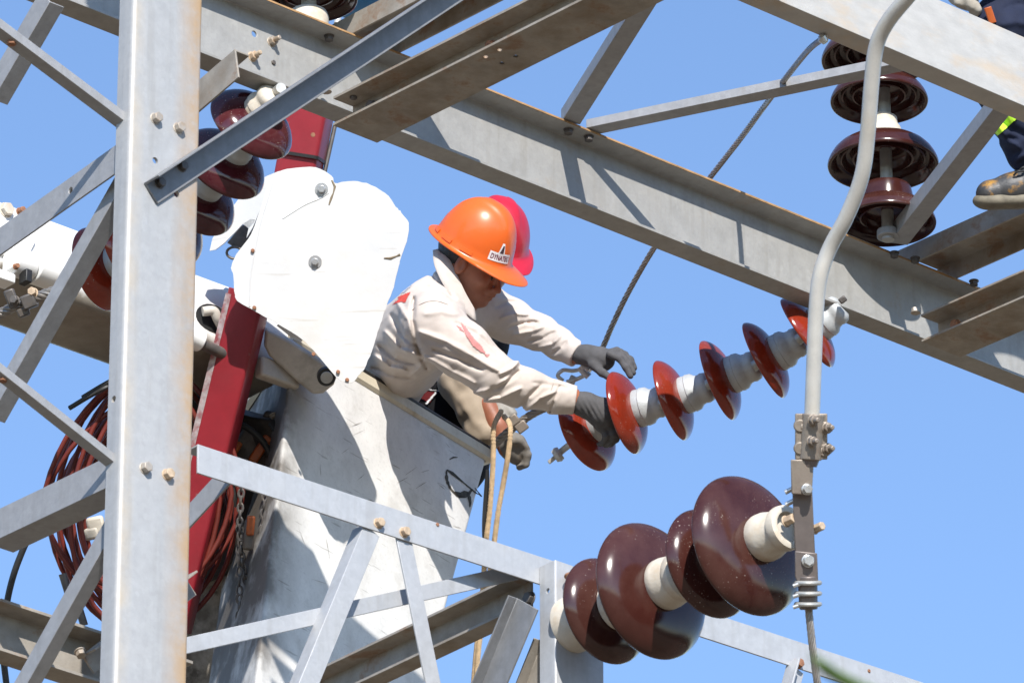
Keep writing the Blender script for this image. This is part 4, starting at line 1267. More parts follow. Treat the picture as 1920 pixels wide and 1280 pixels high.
def surface(fn, lo, hi, h):
    lo = np.asarray(lo, f32); hi = np.asarray(hi, f32)
    B = 4
    nb = np.ceil((hi - lo) / (h * B)).astype(int) + 1
    nx, ny, nz = nb * B
    bc = np.stack(np.meshgrid(*[np.arange(k) for k in nb], indexing='ij'), -1).reshape(-1, 3)
    cen = lo + (bc * B + (B - 1) / 2).astype(f32) * h
    dc = fn(cen)
    G = np.repeat(np.repeat(np.repeat(dc.reshape(nb), B, 0), B, 1), B, 2).astype(f32)
    near_ = np.abs(dc) < h * B * 1.9 + .012
    off = np.stack(np.meshgrid(*[np.arange(B)] * 3, indexing='ij'), -1).reshape(-1, 3)
    idx = (bc[near_][:, None, :] * B + off[None]).reshape(-1, 3)
    for s in range(0, len(idx), 400000):
        ii = idx[s:s + 400000]
        G[ii[:, 0], ii[:, 1], ii[:, 2]] = fn(lo + ii.astype(f32) * h)
    ins = G < 0
    cells = (nx - 1, ny - 1, nz - 1)
    acc = np.zeros(cells + (3,), f32); cnt = np.zeros(cells, f32)
    sl = lambda o, n_: slice(o, o + n_)
    ax_off = np.eye(3, dtype=int)
    for axis in range(3):
        o1, o2 = [k for k in range(3) if k != axis]
        for u in (0, 1):
            for v in (0, 1):
                s = [0, 0, 0]; s[o1] = u; s[o2] = v
                e = list(s); e[axis] = 1
                g0 = G[sl(s[0], cells[0]), sl(s[1], cells[1]), sl(s[2], cells[2])]
                g1 = G[sl(e[0], cells[0]), sl(e[1], cells[1]), sl(e[2], cells[2])]
                c = (g0 < 0) != (g1 < 0)
                w = np.nonzero(c)
                t = g0[w] / (g0[w] - g1[w])
                q = np.tile(np.asarray(s, f32), (len(t), 1)); q[:, axis] = t
                acc[w] += q; cnt[w] += 1
    act = np.nonzero(cnt > 0)
    vid = -np.ones(cells, int); vid[act] = np.arange(len(act[0]))
    verts = lo + (np.stack(act, -1) + acc[act] / cnt[act][:, None]) * h
    faces = []
    for axis in range(3):
        o1, o2 = [(1, 2), (2, 0), (0, 1)][axis]
        a = [slice(1, -1)] * 3; a[axis] = slice(0, -1)
        b = list(a); b[axis] = slice(1, None)
        g0 = ins[tuple(a)]; g1 = ins[tuple(b)]
        w = np.stack(np.nonzero(g0 != g1), -1)
        if not len(w): continue
        inside = g0[w[:, 0], w[:, 1], w[:, 2]]
        w = w + 1; w[:, axis] -= 1
        def cid(d1, d2):
            q = w.copy(); q[:, o1] += d1; q[:, o2] += d2
            q = np.minimum(q, np.array(cells) - 1)
            return vid[q[:, 0], q[:, 1], q[:, 2]]
        f = np.stack([cid(-1, -1), cid(0, -1), cid(0, 0), cid(-1, 0)], -1)
        f[~inside] = f[~inside][:, ::-1]
        faces.append(f)
    faces = np.concatenate(faces)
    faces = faces[(faces >= 0).all(1)]
    return verts, faces
class Frame:                          # camera-aligned frame through one point of the scene; k scales its local metres
    def __init__(s, px, py, d, k=1.0):
        s.px, s.py, s.d, s.k, s.S = px, py, d, k, FPX / d * k
        s.o = P(px, py, d)
    def __call__(s, x, y, z=0.0):     # image point and distance towards the camera -> local metres
        return np.array([(x - s.px) / s.S, (s.py - y) / s.S, z], f32)
    def w(s, q):
        return s.o + (RT * float(q[0]) + UP * float(q[1]) - F * float(q[2])) * s.k
    def wall(s, v):
        A = np.array([RT, UP, -F], f32)
        return v @ A * s.k + np.array(s.o, f32)
def sdf_obj(name, fr, fn, lo, hi, h, m, parent, smooth=1):
    v, f = surface(fn, lo, hi, h)
    v = fr.wall(v) - np.array(ROOT[parent.as_pointer()], f32)
    me = bpy.data.meshes.new(name)
    me.from_pydata(v.tolist(), [], f.tolist())
    me.update()
    me.polygons.foreach_set('use_smooth', [True] * len(me.polygons))
    o = new_obj(name, me, m, parent, ROOT[parent.as_pointer()])
    if smooth:
        md = o.modifiers.new('smooth', 'SMOOTH'); md.factor = .5; md.iterations = smooth
    return o
def fold(p, pts, A, w):
    d = np.full(len(p), 9.0, f32)
    q = p[:, :2]
    for a, b in zip(pts, pts[1:]):
        a = np.asarray(a[:2], f32); b = np.asarray(b[:2], f32); ab = b - a
        t = np.clip(((q - a) @ ab) / float(ab @ ab), 0, 1)
        d = np.minimum(d, np.linalg.norm(q - a - t[:, None] * ab, axis=1) + .004 * np.abs(2 * t - 1) ** 3)
    return A * np.exp(-(d / w) ** 2)
def wobble(p, A, f, seed):
    r = np.random.RandomState(seed)
    s = np.zeros(len(p), f32)
    for k in range(4):
        a = r.normal(size=3); a = a / np.linalg.norm(a) * f * (1 + .6 * k)
        s += np.sin(p @ a.astype(f32) + r.rand() * 6.28 + 1.3 * np.sin(p @ (a[[1, 2, 0]] * .6).astype(f32))) / (1 + .6 * k)
    return A * s / 2.2

SKIN = mat('brown_skin', (0.29, 0.105, 0.057), .48, 0, .1, 30, (0.16, .06, .03), .4, 18, .5, sss=.06, bump=.0004, bump_scale=250)
HAIRM = mat('black_hair', (.012, .010, .010), .5, 0, .3, 60, bump=.001, bump_scale=300)
CLOTH = mat('beige_cloth', (.52, .46, .415), .85, 0, .06, 25, (.43, .36, .30), .45, 6, .52, bump=.0007, bump_scale=420, spec=.2)
TANC = mat('tan_cloth', (.36, .29, .215), .85, 0, .1, 20, bump=.0007, bump_scale=400, spec=.2)
NAVY = mat('navy_cloth', (.017, .022, .045), .85, 0, .2, 20, bump=.0007, bump_scale=400, spec=.2)
BLKC = mat('black_cloth', (.010, .010, .012), .85, 0, .2, 20, spec=.2)
GLOVE = mat('grey_glove', (.085, .083, .086), .8, 0, .12, 40, (.07, .068, .068), .6, 14, .5, bump=.0007, bump_scale=500, spec=.25)
BAND = mat('rust_cuff', (.27, .085, .035), .8, 0, .15, 60, bump=.0006, bump_scale=500)
HELM = mat('orange_helmet', (.68, .115, .014), .33, 0, .05, 10, (.62, .12, .03), .5, 7, .5, coat=.15, stain2=(.55, .25, .12), stain2_amt=.6, stain2_scale=26, stain2_lo=.71)
HELMR = mat('red_helmet', (.46, .012, .03), .35, 0, .05, 10, coat=.15)
STICK = mat('white_sticker', (.75, .73, .72), .5, 0, .03, 30)
INK = mat('dark_print', (.05, .025, .03), .6, 0, .2, 40)
HIVIS = mat('yellow_hi_vis', (.50, .85, .03), .7, 0, .1, 20)
REDC = mat('dark_red_webbing', (.16, .012, .014), .8, 0, .15, 40)
WHT = mat('white_stitch', (.75, .75, .74), .8, 0, .05, 40)
REDPR = mat('red_print', (.55, .06, .04), .7, 0, .15, 40)

# ------------------------------------------------------------------ worker in the orange helmet
W = Frame(900, 640, 22.10, 1.065)
w1 = thing('person', 'worker in orange hard hat and beige shirt leaning from the bucket, gripping red insulators', 'person', W.w(W(720, 720, -.05)))
fH = np.array([.81, -.47, .35]); fH /= np.linalg.norm(fH)
uH = np.array([.45, .88, .13]); uH -= fH * (uH @ fH); uH /= np.linalg.norm(uH)
sH = np.cross(fH, uH)                 # towards the camera: his right ear side
MH = np.array([fH, uH, sH])
HC = W(876, 499, .10)
def hp(f, u, s): return (HC + fH * f + uH * u + sH * s).astype(f32)
def head_sdf(p):
    d = ell(p, hp(-.005, .055, 0), (.100, .105, .078), MH)
    d = su(d, ell(p, hp(.045, -.012, 0), (.062, .075, .060), MH), .04)
    d = su(d, seg(p, hp(.0, -.045, .045), hp(.085, -.072, .014), .022, .018), .03)     # jaw line
    d = su(d, seg(p, hp(.0, -.045, -.045), hp(.085, -.072, -.014), .022, .018), .03)
    d = su(d, ell(p, hp(.096, -.072, 0), (.020, .018, .024), MH), .018)                # chin
    d = su(d, seg(p, hp(.098, .030, .032), hp(.106, .030, .008), .013, .012), .015)    # brow
    d = su(d, seg(p, hp(.098, .030, -.032), hp(.106, .030, -.008), .013, .012), .015)
    d = ssub(d, ell(p, hp(.112, .010, .031), (.012, .010, .015), MH), .015)            # eye sockets
    d = ssub(d, ell(p, hp(.112, .010, -.031), (.012, .010, .015), MH), .015)
    d = su(d, ell(p, hp(.092, .009, .031), (.013, .010, .013), MH), .004)
    d = su(d, ell(p, hp(.092, .009, -.031), (.013, .010, .013), MH), .004)
    d = su(d, ell(p, hp(.082, -.012, .040), (.020, .018, .018), MH), .02)              # cheekbones
    d = su(d, ell(p, hp(.082, -.012, -.040), (.020, .018, .018), MH), .02)
    d = su(d, seg(p, hp(.108, .020, 0), hp(.130, -.018, 0), .008, .011), .012)         # nose
    d = su(d, ell(p, hp(.122, -.022, .012), (.010, .008, .008), MH), .006)
    d = su(d, ell(p, hp(.122, -.022, -.012), (.010, .008, .008), MH), .006)
    d = su(d, seg(p, hp(.110, -.042, .016), hp(.122, -.039, 0), .0055, .007), .006)    # lips
    d = su(d, seg(p, hp(.110, -.042, -.016), hp(.122, -.039, 0), .0055, .007), .006)
    d = su(d, seg(p, hp(.107, -.053, .013), hp(.116, -.053, 0), .006, .0075), .006)
    d = su(d, seg(p, hp(.107, -.053, -.013), hp(.116, -.053, 0), .006, .0075), .006)
    d = su(d, ell(p, hp(.108, -.033, 0), (.014, .012, .018), MH), .008)
    d = ssub(d, seg(p, hp(.104, -.048, .022), hp(.127, -.0475, 0), .0016, .0018), .004)
    d = ssub(d, seg(p, hp(.104, -.048, -.022), hp(.127, -.0475, 0), .0016, .0018), .004)
    for s in (1, -1):                 # ears
        e = ell(p, hp(.012, .004, s * .080), (.020, .033, .012), MH)
        e = ssub(e, ell(p, hp(.017, .006, s * .092), (.010, .020, .009), MH), .006)
        d = su(d, e, .008)
    return d
SH_N, EL_N, WR_N = W(812, 612, .27), W(926, 704, .345), W(1072, 748, .30)
SH_F, EL_F, WR_F = W(905, 578, -.07), W(1008, 622, -.06), W(1082, 664, .07)
SPINE = [W(712, 708, -.28), W(760, 650, -.12), W(812, 602, .08), W(846, 566, .10)]
def body_sdf(p):
    d = head_sdf(p)
    d = su(d, seg(p, hp(-.02, -.03, 0), W(842, 570, .09), .052, .058), .03)
    d = su(d, chain_sdf(p, SPINE, [.11, .105, .10, .07]), .03)
    d = su(d, chain_sdf(p, [W(838, 580, .10), SH_N, EL_N, WR_N, W(1088, 753, .295)], [.06, .065, .045, .028, .026]), .03)
    d = su(d, chain_sdf(p, [W(850, 575, .08), SH_F, EL_F, WR_F, W(1096, 667, .08)], [.06, .065, .042, .027, .025]), .03)
    for s in (.09, -.11):
        d = su(d, chain_sdf(p, [W(712, 712, s - .32), W(735, 950, s - .38), W(700, 1120, s - .40)], [.085, .06, .045]), .03)
    return d
sdf_obj('body', W, body_sdf, W(620, 1190, -.66), W(1110, 380, .44), .0055, SKIN, w1, 1)
FOLDS = []
for pts_, A, wd in (
    # sleeve of the near arm: long diagonal drags and the bunching at the elbow
    ([(790, 622), (840, 640), (890, 668), (935, 694)], .010, .011), ([(815, 655), (860, 672), (905, 692)], -.009, .010), ([(800, 668), (850, 696), (890, 716)], .007, .010),
    ([(858, 606), (900, 630), (938, 668)], -.006, .010), ([(905, 752), (940, 744), (975, 726)], .011, .010), ([(915, 732), (950, 716), (972, 694)], -.010, .009), ([(938, 700), (962, 688), (972, 676)], .010, .009),
    ([(890, 735), (925, 728), (955, 706)], .008, .009), ([(972, 768), (990, 742), (1012, 722)], -.010, .009), ([(985, 770), (1010, 745), (1040, 732)], .008, .009), ([(1000, 716), (1030, 720), (1062, 726)], -.005, .009),
    ([(1030, 772), (1038, 748), (1048, 722)], -.006, .006), ([(940, 770), (985, 768), (1030, 768)], -.006, .009),
    # side of the trunk
    ([(778, 560), (776, 600), (784, 650), (800, 690)], -.010, .010), ([(706, 668), (732, 688), (762, 694)], .010, .010), ([(712, 648), (742, 672), (778, 682)], -.010, .010), ([(724, 622), (752, 654), (792, 668)], .009, .010),
    ([(700, 690), (740, 704), (775, 706)], -.008, .010), ([(736, 592), (760, 632), (790, 652)], -.008, .012), ([(748, 570), (768, 600), (782, 640)], .006, .012), ([(770, 704), (788, 690), (800, 672)], .008, .009),
    ([(800, 540), (830, 545), (852, 560)], -.006, .012), ([(806, 512), (818, 528), (838, 534)], -.006, .009), ([(800, 590), (830, 585), (858, 590)], .005, .012),
    # far sleeve
    ([(940, 596), (965, 588), (990, 590)], .007, .008), ([(955, 614), (985, 604), (1008, 604)], -.008, .008), ([(962, 628), (1000, 620), (1020, 612)], .007, .008), ([(990, 640), (1018, 634), (1040, 622)], -.007, .008),
    ([(1010, 652), (1036, 644), (1052, 628)], .007, .008), ([(930, 575), (950, 566), (970, 566)], -.006, .009), ([(1035, 664), (1052, 652), (1062, 640)], -.006, .008)):
    FOLDS.append(([W(x, y) for x, y in pts_], A, wd))
def shirt_sdf(p):
    d = chain_sdf(p, [W(702, 722, -.24), W(752, 654, -.06), W(806, 604, .13)], [.128, .132, .125], .03)
    d = su(d, chain_sdf(p, [W(708, 718, -.34), W(765, 650, -.20), W(835, 592, -.01)], [.125, .125, .115], .03), .06)
    d = su(d, chain_sdf(p, [W(822, 592, .18), SH_N], [.095, .093], .02), .05)
    d = su(d, chain_sdf(p, [W(850, 572, .02), SH_F], [.085, .075], .02), .05)
    d = su(d, chain_sdf(p, [W(832, 560, .10), W(848, 530, .085)], [.085, .062], .02), .05)
    n = chain_sdf(p, [SH_N, W(868, 655, .315), EL_N, W(985, 728, .33), W(1044, 745, .31), W(1068, 748, .302)], [.092, .085, .070, .062, .050, .047], .02)
    d = su(d, n, .035)
    f_ = chain_sdf(p, [SH_F, W(955, 600, -.075), EL_F, W(1048, 644, .01), W(1078, 662, .065)], [.075, .068, .055, .048, .042], .02)
    d = su(d, f_, .03)
    disp = np.zeros(len(p), f32)
    for pts_, A, wd in FOLDS: disp += fold(p, pts_, A * 1.25, wd * .82)
    d = d - disp
    d = d - wobble(p, .0026, 34, 3) - wobble(p * np.array([1, 1.6, 1], f32), .0007, 95, 8)
    # openings: neck and cuffs
    d = ssub(d, seg(p, W(862, 545, .10), hp(.0, .05, 0), .066, .085), .012)
    d = ssub(d, seg(p, W(1079, 750, .298), W(1120, 762, .29), .034, .05), .004)
    d = np.maximum(d, ((p - W(1077, 749, .30)) @ np.array([.985, -.15, -.03], f32)))
    d = np.maximum(d, -1e9 + 0 * d)
    fc = (p - W(1083, 664, .07)) @ np.array([.80, -.45, .35], f32)
    far_side = (np.linalg.norm(p - W(1095, 670, .08), axis=1) < .10)
    d = np.where(far_side, np.maximum(d, fc), d)
    hem = (p - W(706, 724, 0)) @ np.array([-.55, -.83, 0], f32)
    d = np.maximum(d, hem)
    return d
shirt = sdf_obj('shirt', W, shirt_sdf, W(625, 775, -.52), W(1100, 470, .46), .0033, CLOTH, w1, 0)
shirt['label'] = 'creased beige work shirt with a red patch and a red stain on the sleeve'
def march(fr, fn, x, y, z0=.6, n=90):
    q = np.array([fr(x, y, z0)], f32)
    for _ in range(n):
        d = fn(q)[0]
        if abs(d) < .0006: break
        q[0, 2] -= max(.0008, d * .7)
        if q[0, 2] < -.6: return None
    return q[0]
def patch(name, fr, fn, polys, m, parent, off=.0028, step=3.0, wrap=True):
    """cloth patch: image polygon draped on the surface"""
    bm = bmesh.new()
    for poly in polys:
        xs = [a for a, b in poly]; ys = [b for a, b in poly]
        def inside(x, y):
            c = False
            for (x1, y1), (x2, y2) in zip(poly, poly[1:] + poly[:1]):
                if (y1 > y) != (y2 > y) and x < (x2 - x1) * (y - y1) / (y2 - y1) + x1: c = not c
            return c
        nx_ = int((max(xs) - min(xs)) / step) + 2; ny_ = int((max(ys) - min(ys)) / step) + 2
        vs = {}
        def gv(i, j):
            if (i, j) not in vs:
                x = min(xs) + i * step; y = min(ys) + j * step
                q = march(fr, fn, x, y)
                vs[(i, j)] = None if q is None else bm.verts.new(fr.w(q + np.array([0, 0, off], f32)))
            return vs[(i, j)]
        for i in range(nx_):
            for j in range(ny_):
                if inside(min(xs) + (i + .5) * step, min(ys) + (j + .5) * step):
                    q = [gv(i, j), gv(i + 1, j), gv(i + 1, j + 1), gv(i, j + 1)]
                    if all(q): bm.faces.new(q)
    if not bm.verts: bm.free(); return None
    return mk(name, bm, m, parent, smooth=80)
patch('sleeve_stain', W, shirt_sdf, [[(866, 606), (874, 612), (890, 634), (905, 650), (912, 662), (904, 660), (888, 648), (876, 630)], [(908, 663), (920, 664), (914, 668)], [(858, 610), (866, 614), (872, 622), (864, 618)]],
      mat('pink_stain', (.50, .20, .19), .85, 0, .15, 60), shirt, step=1.8)
patch('red_emblem', W, shirt_sdf, [[(736, 572), (750, 560), (746, 558), (760, 552), (772, 548), (766, 558), (762, 568), (754, 566)]], REDPR, shirt, step=1.4)
patch('blue_print', W, shirt_sdf, [[(744, 552), (756, 538), (770, 530), (776, 528), (770, 540), (758, 550)]], mat('faded_blue_print', (.30, .32, .38), .85, 0, .1, 40), shirt, step=1.8)
# collar: a folded band standing round the neck
inn = [(830, 466, .08), (838, 478, .135), (850, 502, .165), (862, 527, .18), (874, 552, .19), (890, 580, .19)]
out = [(814, 470, .10), (816, 492, .165), (824, 514, .20), (838, 540, .223), (860, 572, .235), (894, 602, .215)]
bm = bmesh.new()
ip, op = spline([W.w(W(*q)) for q in inn], 5), spline([W.w(W(*q)) for q in out], 5)
rows = []
for a, b in zip(ip, op):
    q = b + (b - a).normalized() * .004
    rows.append([bm.verts.new(a - F * -.012 + (b - a) * .25), bm.verts.new(a), bm.verts.new(a.lerp(q, .5) - F * .002), bm.verts.new(q)])
for a, b in zip(rows, rows[1:]):
    for i in range(3): bm.faces.new((a[i], a[i + 1], b[i + 1], b[i]))
co = mk('collar', bm, CLOTH, shirt, smooth=45)
md = co.modifiers.new('thickness', 'SOLIDIFY'); md.thickness = .0035; md.offset = 0
# seam lines of yoke and cuff
SEAM = mat('seam_thread', (.38, .33, .29), .9, 0, .1, 60)
for k, pts_ in enumerate(([(776, 582), (790, 572), (806, 566), (824, 566), (842, 572)], [(1024, 778), (1026, 756), (1032, 730), (1038, 712)])):
    q = []
    for x, y in pts_:
        r_ = march(W, shirt_sdf, x, y)
        if r_ is not None: q.append(W.w(r_ + np.array([0, 0, .0008], f32)))
    if len(q) > 2:
        bm = bmesh.new(); tube(bm, spline(q, 4), .0011, 5); mk('seam', bm, SEAM, shirt)
# hair under the helmet at the nape and temple
def hair_sdf(p):
    d = ell(p, hp(-.018, .045, 0), (.100, .085, .0835), MH)
    d = np.maximum(d, -((p - hp(0, -.03, 0)) @ (uH * .8 - fH * .6).astype(f32)) * .5)
    cutf = (p - hp(.030, .02, 0)) @ fH.astype(f32)
    d = np.maximum(d, cutf)
    d = ssub(d, ell(p, hp(.018, -.005, .085), (.026, .036, .03), MH), .006)
    return d - wobble(p, .0012, 300, 5)
sdf_obj('hair', W, hair_sdf, W(800, 580, -.04), W(940, 400, .25), .0042, HAIRM, w1, 0)
# eyebrow, moustache and beard shadow as thin hair strips
def strip(name, pts_, r, m, parent):
    bm = bmesh.new(); tube(bm, spline([W.w(hp(*q)) for q in pts_], 5), lambda i: r * (1 - .5 * abs(i / (5 * (len(pts_) - 1)) - .5)), 6); return mk(name, bm, m, parent)
strip('eyebrow', [(.106, .036, .046), (.114, .040, .034), (.118, .037, .016)], .0035, HAIRM, w1)

for s_ in (.031,):
    bm = bmesh.new(); bmesh.ops.create_uvsphere(bm, u_segments=12, v_segments=8, radius=.0075)
    for v in bm.verts: v.co += W.w(hp(.1015, .009, s_))
    mk('eye', bm, mat('dark_eye', (.03, .02, .015), .2), w1)

# hard hat
def helmet(fr, parent, c, f_, u_, s_, L, B, H, m, name, peak=.062, sticker=False):
    f_, u_, s_ = [np.asarray(a, float) for a in (f_, u_, s_)]
    def pt(x, y, z): return fr.w(c + f_ * x + u_ * y + s_ * z)
    def shell(a, t, k=1.0):
        """a: angle from the front; t: 0 rim .. 1 crown"""
        e = t * math.pi / 2
        rr = math.cos(e) ** .86; hh = math.sin(e) ** 1.05
        x = math.cos(a) * L * rr; z = math.sin(a) * B * rr
        sd_ = abs(z)
        rid = 0
        if t > .30:
            q = 1 / (1 + math.exp((sd_ - .034) / .0028))
            fade = min(1, max(0, (t - .30) / .2)) * (1 if math.cos(a) > -.9 else .7)
            rid = .0065 * q * fade
        flare = .006 * max(0, 1 - t * 9)
        g = k * (1 + flare / L)
        return (x * g, H * hh * k + rid, z * g)
    na, nt_ = 96, 34
    bm = bmesh.new()
    rows = []
    # brim
    def brim(a, s):
        x, y, z = shell(a, 0)
        cf = max(0, math.cos(a)); pk = peak * min(1, cf ** 1.5 * 1.25) if cf > 0 else 0
        back = .010 * max(0, -math.cos(a))
        w_ = .011 + pk + back
        droop = -.004 - pk * .22 + .018 * (math.sin(a) ** 2) * (1 if cf > 0 else .3) * 0
        return (x + math.cos(a) * w_ * s * (1.0), droop * s + y, z + math.sin(a) * (.011 + .2 * pk) * s)
    for s, dy in ((0.0, -.0035), (.97, -.0032), (1.0, -.0015), (1.0, 0.0005), (.97, .002), (.45, .0015), (.12, .0015)):
        rows.append([(x, y + dy, z) for x, y, z in [brim(2 * math.pi * i / na, s) for i in range(na)]])
    for j in range(1, nt_):
        rows.append([shell(2 * math.pi * i / na, j / nt_) for i in range(na)])
    R = [[bm.verts.new(pt(*q)) for q in r] for r in rows]
    topv = bm.verts.new(pt(*shell(0, 1)))
    for a, b in zip(R, R[1:]):
        for i in range(na): bm.faces.new((a[i], a[(i + 1) % na], b[(i + 1) % na], b[i]))
    for i in range(na): bm.faces.new((R[-1][i], R[-1][(i + 1) % na], topv))
    # inner shell
    I = [[bm.verts.new(pt(*shell(2 * math.pi * i / na, j / 8, .965))) for i in range(na)] for j in range(0, 8)]
    for i in range(na): bm.faces.new((R[0][i], R[0][(i + 1) % na], I[0][(i + 1) % na], I[0][i]))
    for a, b in zip(I, I[1:]):
        for i in range(na): bm.faces.new((a[i], a[(i + 1) % na], b[(i + 1) % na], b[i]))
    tv = bm.verts.new(pt(0, H * .965, 0))
    for i in range(na): bm.faces.new((I[-1][i], I[-1][(i + 1) % na], tv))
    h_ = mk(name, bm, m, parent, smooth=50)
    return h_, pt, shell
hc_ = (HC + uH * .056 - fH * .008).astype(f32)
fK = np.array([.79, -.49, .36]); fK /= np.linalg.norm(fK)
uK = np.array([.47, .83, .28]); uK -= fK * (uK @ fK); uK /= np.linalg.norm(uK)
sK = np.cross(fK, uK)
hat, hpt, hsh = helmet(W, w1, hc_, fK, uK, sK, .130, .112, .160, HELM, 'hard_hat')
# sticker with lettering on the front
def onhat(a, t, k=1.008):
    return hpt(*hsh(a, t, k))
A0_, A1_, T0_, T1_ = .80, .10, .085, .20
bm = bmesh.new()
gr = [[bm.verts.new(onhat(A0_ + (A1_ - A0_) * i / 16, T0_ + (T1_ - T0_) * j / 4)) for i in range(17)] for j in range(5)]
for j in range(4):
    for i in range(16): bm.faces.new((gr[j][i], gr[j][i + 1], gr[j + 1][i + 1], gr[j + 1][i]))
gr = [[bm.verts.new(onhat(.56 + (.34 - .56) * i / 6 * (1 - j / 5 * .8) - .10 * j / 5, T1_ + .13 * j / 4)) for i in range(7)] for j in range(5)]
for j in range(4):
    for i in range(6): bm.faces.new((gr[j][i], gr[j][i + 1], gr[j + 1][i + 1], gr[j + 1][i]))
st = mk('logo_sticker', bm, STICK, hat, smooth=80)
bm = bmesh.new()
gr = [[bm.verts.new(onhat(.52 + (.39 - .52) * i / 6 * (1 - j / 5 * .8) - .09 * j / 5, T1_ - .0 + .10 * j / 4, 1.0125)) for i in range(7)] for j in range(5)]
for j in range(4):
    for i in range(6): bm.faces.new((gr[j][i], gr[j][i + 1], gr[j + 1][i + 1], gr[j + 1][i]))
mk('tower_emblem', bm, INK, st, smooth=80)
cu = bpy.data.curves.new('lettering', 'FONT'); cu.body = 'DYNATEC'; cu.size = 1; cu.resolution_u = 3; cu.offset = .018
to = bpy.data.objects.new('lettering', cu); COL.objects.link(to)
bpy.context.view_layer.update()
tme = bpy.data.meshes.new_from_object(to.evaluated_get(bpy.context.evaluated_depsgraph_get()))
bpy.data.objects.remove(to)
xs_ = [v.co.x for v in tme.vertices]; ys_ = [v.co.y for v in tme.vertices]
bm = bmesh.new(); bm.from_mesh(tme)
for v in bm.verts:
    k = (v.co.x - min(xs_)) / (max(xs_) - min(xs_)); j = (v.co.y - min(ys_)) / (max(ys_) - min(ys_))
    v.co = onhat(A0_ - .05 + (A1_ + .04 - A0_ + .05) * k, T0_ + .022 + (T1_ - T0_ - .045) * j, 1.0135)
mk('lettering', bm, mat('dark_red_print', (.17, .02, .05), .6), st, smooth=0)
# slots moulded above the brim
for a_ in (1.35, 1.95, 2.5):
    bm = bmesh.new()
    gr = []
    for k in (1.006, 1.03):
        gr.append([[bm.verts.new(hpt(*hsh(a_ + .16 * (i / 4 - .5) * 2, .035 + .05 * j, k))) for i in range(5)] for j in range(2)])
    for g_ in gr:
        for i in range(4): bm.faces.new((g_[0][i], g_[0][i + 1], g_[1][i + 1], g_[1][i]))
    for j in range(2):
        for i in range(4): bm.faces.new((gr[0][j][i], gr[0][j][i + 1], gr[1][j][i + 1], gr[1][j][i]))
    for i in (0, 4): bm.faces.new((gr[0][0][i], gr[0][1][i], gr[1][1][i], gr[1][0][i]))
    mk('accessory_slot', bm, HELM, hat, smooth=30)
bm = bmesh.new()
gr = [[bm.verts.new(onhat(2.95 + .3 * i / 6, .10 + .16 * j / 3)) for i in range(7)] for j in range(4)]
for j in range(3):
    for i in range(6): bm.faces.new((gr[j][i], gr[j][i + 1], gr[j + 1][i + 1], gr[j + 1][i]))
mk('rear_sticker', bm, STICK, hat, smooth=80)

# gloves
def near_glove(p):
    d = chain_sdf(p, [W(1070, 749, .30), W(1098, 758, .30), W(1128, 770, .300)], [.034, .036, .043], .02)
    d = su(d, ell(p, W(1132, 776, .300), (.050, .044, .034)), .02)
    fx = [((1150, 764), (1166, 782), (1160, 806), (1150, 818), .0), ((1146, 776), (1160, 798), (1152, 820), (1142, 828), .018), ((1136, 786), (1148, 810), (1142, 828), (1134, 832), .032), ((1126, 792), (1134, 814), (1130, 828), (1122, 830), .042)]
    for k, (a, b, c, e, z) in enumerate(fx):
        r = [.0125, .0125, .012, .0105][k]
        d = su(d, chain_sdf(p, [W(*a, .312 - z * .3), W(*b, .312 - z * .2), W(*c, .292 - z * .2), W(*e, .262 - z * .2)], [r, r, r * .92, r * .8], .006), .007)
    d = su(d, chain_sdf(p, [W(1108, 772, .312), W(1124, 798, .30), W(1136, 812, .265)], [.016, .0135, .011], .006), .012)
    d = d - wobble(p, .0012, 120, 11) - .0022 * np.sin((p[:, 0] * .9 + p[:, 1] * .5) * 420) * np.exp(-(np.linalg.norm(p - W(1105, 768, .325), axis=1) / .035) ** 2)
    return d
sdf_obj('glove', W, near_glove, W(1050, 850, .17), W(1190, 700, .42), .0028, GLOVE, w1, 1)
def far_glove(p):
    d = chain_sdf(p, [W(1078, 663, .07), W(1100, 666, .09), W(1122, 672, .105)], [.030, .030, .036], .02)
    d = su(d, ell(p, W(1128, 674, .108), (.040, .032, .026), np.array([[.95, -.3, 0], [.3, .95, 0], [0, 0, 1]])), .02)
    fx = [((1142, 664), (1160, 672), (1172, 688), (1180, 704), .030), ((1142, 666), (1164, 668), (1178, 682), (1185, 698), .010), ((1142, 662), (1162, 661), (1180, 674), (1188, 690), -.012), ((1138, 660), (1156, 656), (1172, 664), (1182, 678), -.032)]
    for k, (a, b, c, e, z) in enumerate(fx):
        r = [.0115, .0122, .0118, .010][k]
        d = su(d, chain_sdf(p, [W(*a, .115 + z), W(*b, .12 + z), W(*c, .13 + z), W(*e, .14 + z)], [r * 1.08, r, r * .95, r * .8], .005), .006)
    d = su(d, chain_sdf(p, [W(1112, 684, .13), W(1128, 698, .15), W(1146, 710, .16)], [.016, .0125, .010], .006), .012)
    return d - wobble(p, .0012, 120, 21)
sdf_obj('glove', W, far_glove, W(1060, 730, .0), W(1210, 630, .24), .0028, GLOVE, w1, 1)
for (a, b, z0, z1, r) in (((1069, 748), (1080, 750), .301, .299, .037), ((1074, 660), (1084, 665), .06, .072, .034)):
    bm = bmesh.new()
    pa_, pb_2 = W.w(W(*a, z0)), W.w(W(*b, z1)); dd = pb_2 - pa_
    lathe(bm, [(r * .9, -.002), (r, -.002), (r * 1.05, dd.length * .5), (r, dd.length), (r * .9, dd.length)], pa_, dd, 28)
    mk('glove_cuff', bm, BAND, w1, smooth=60)
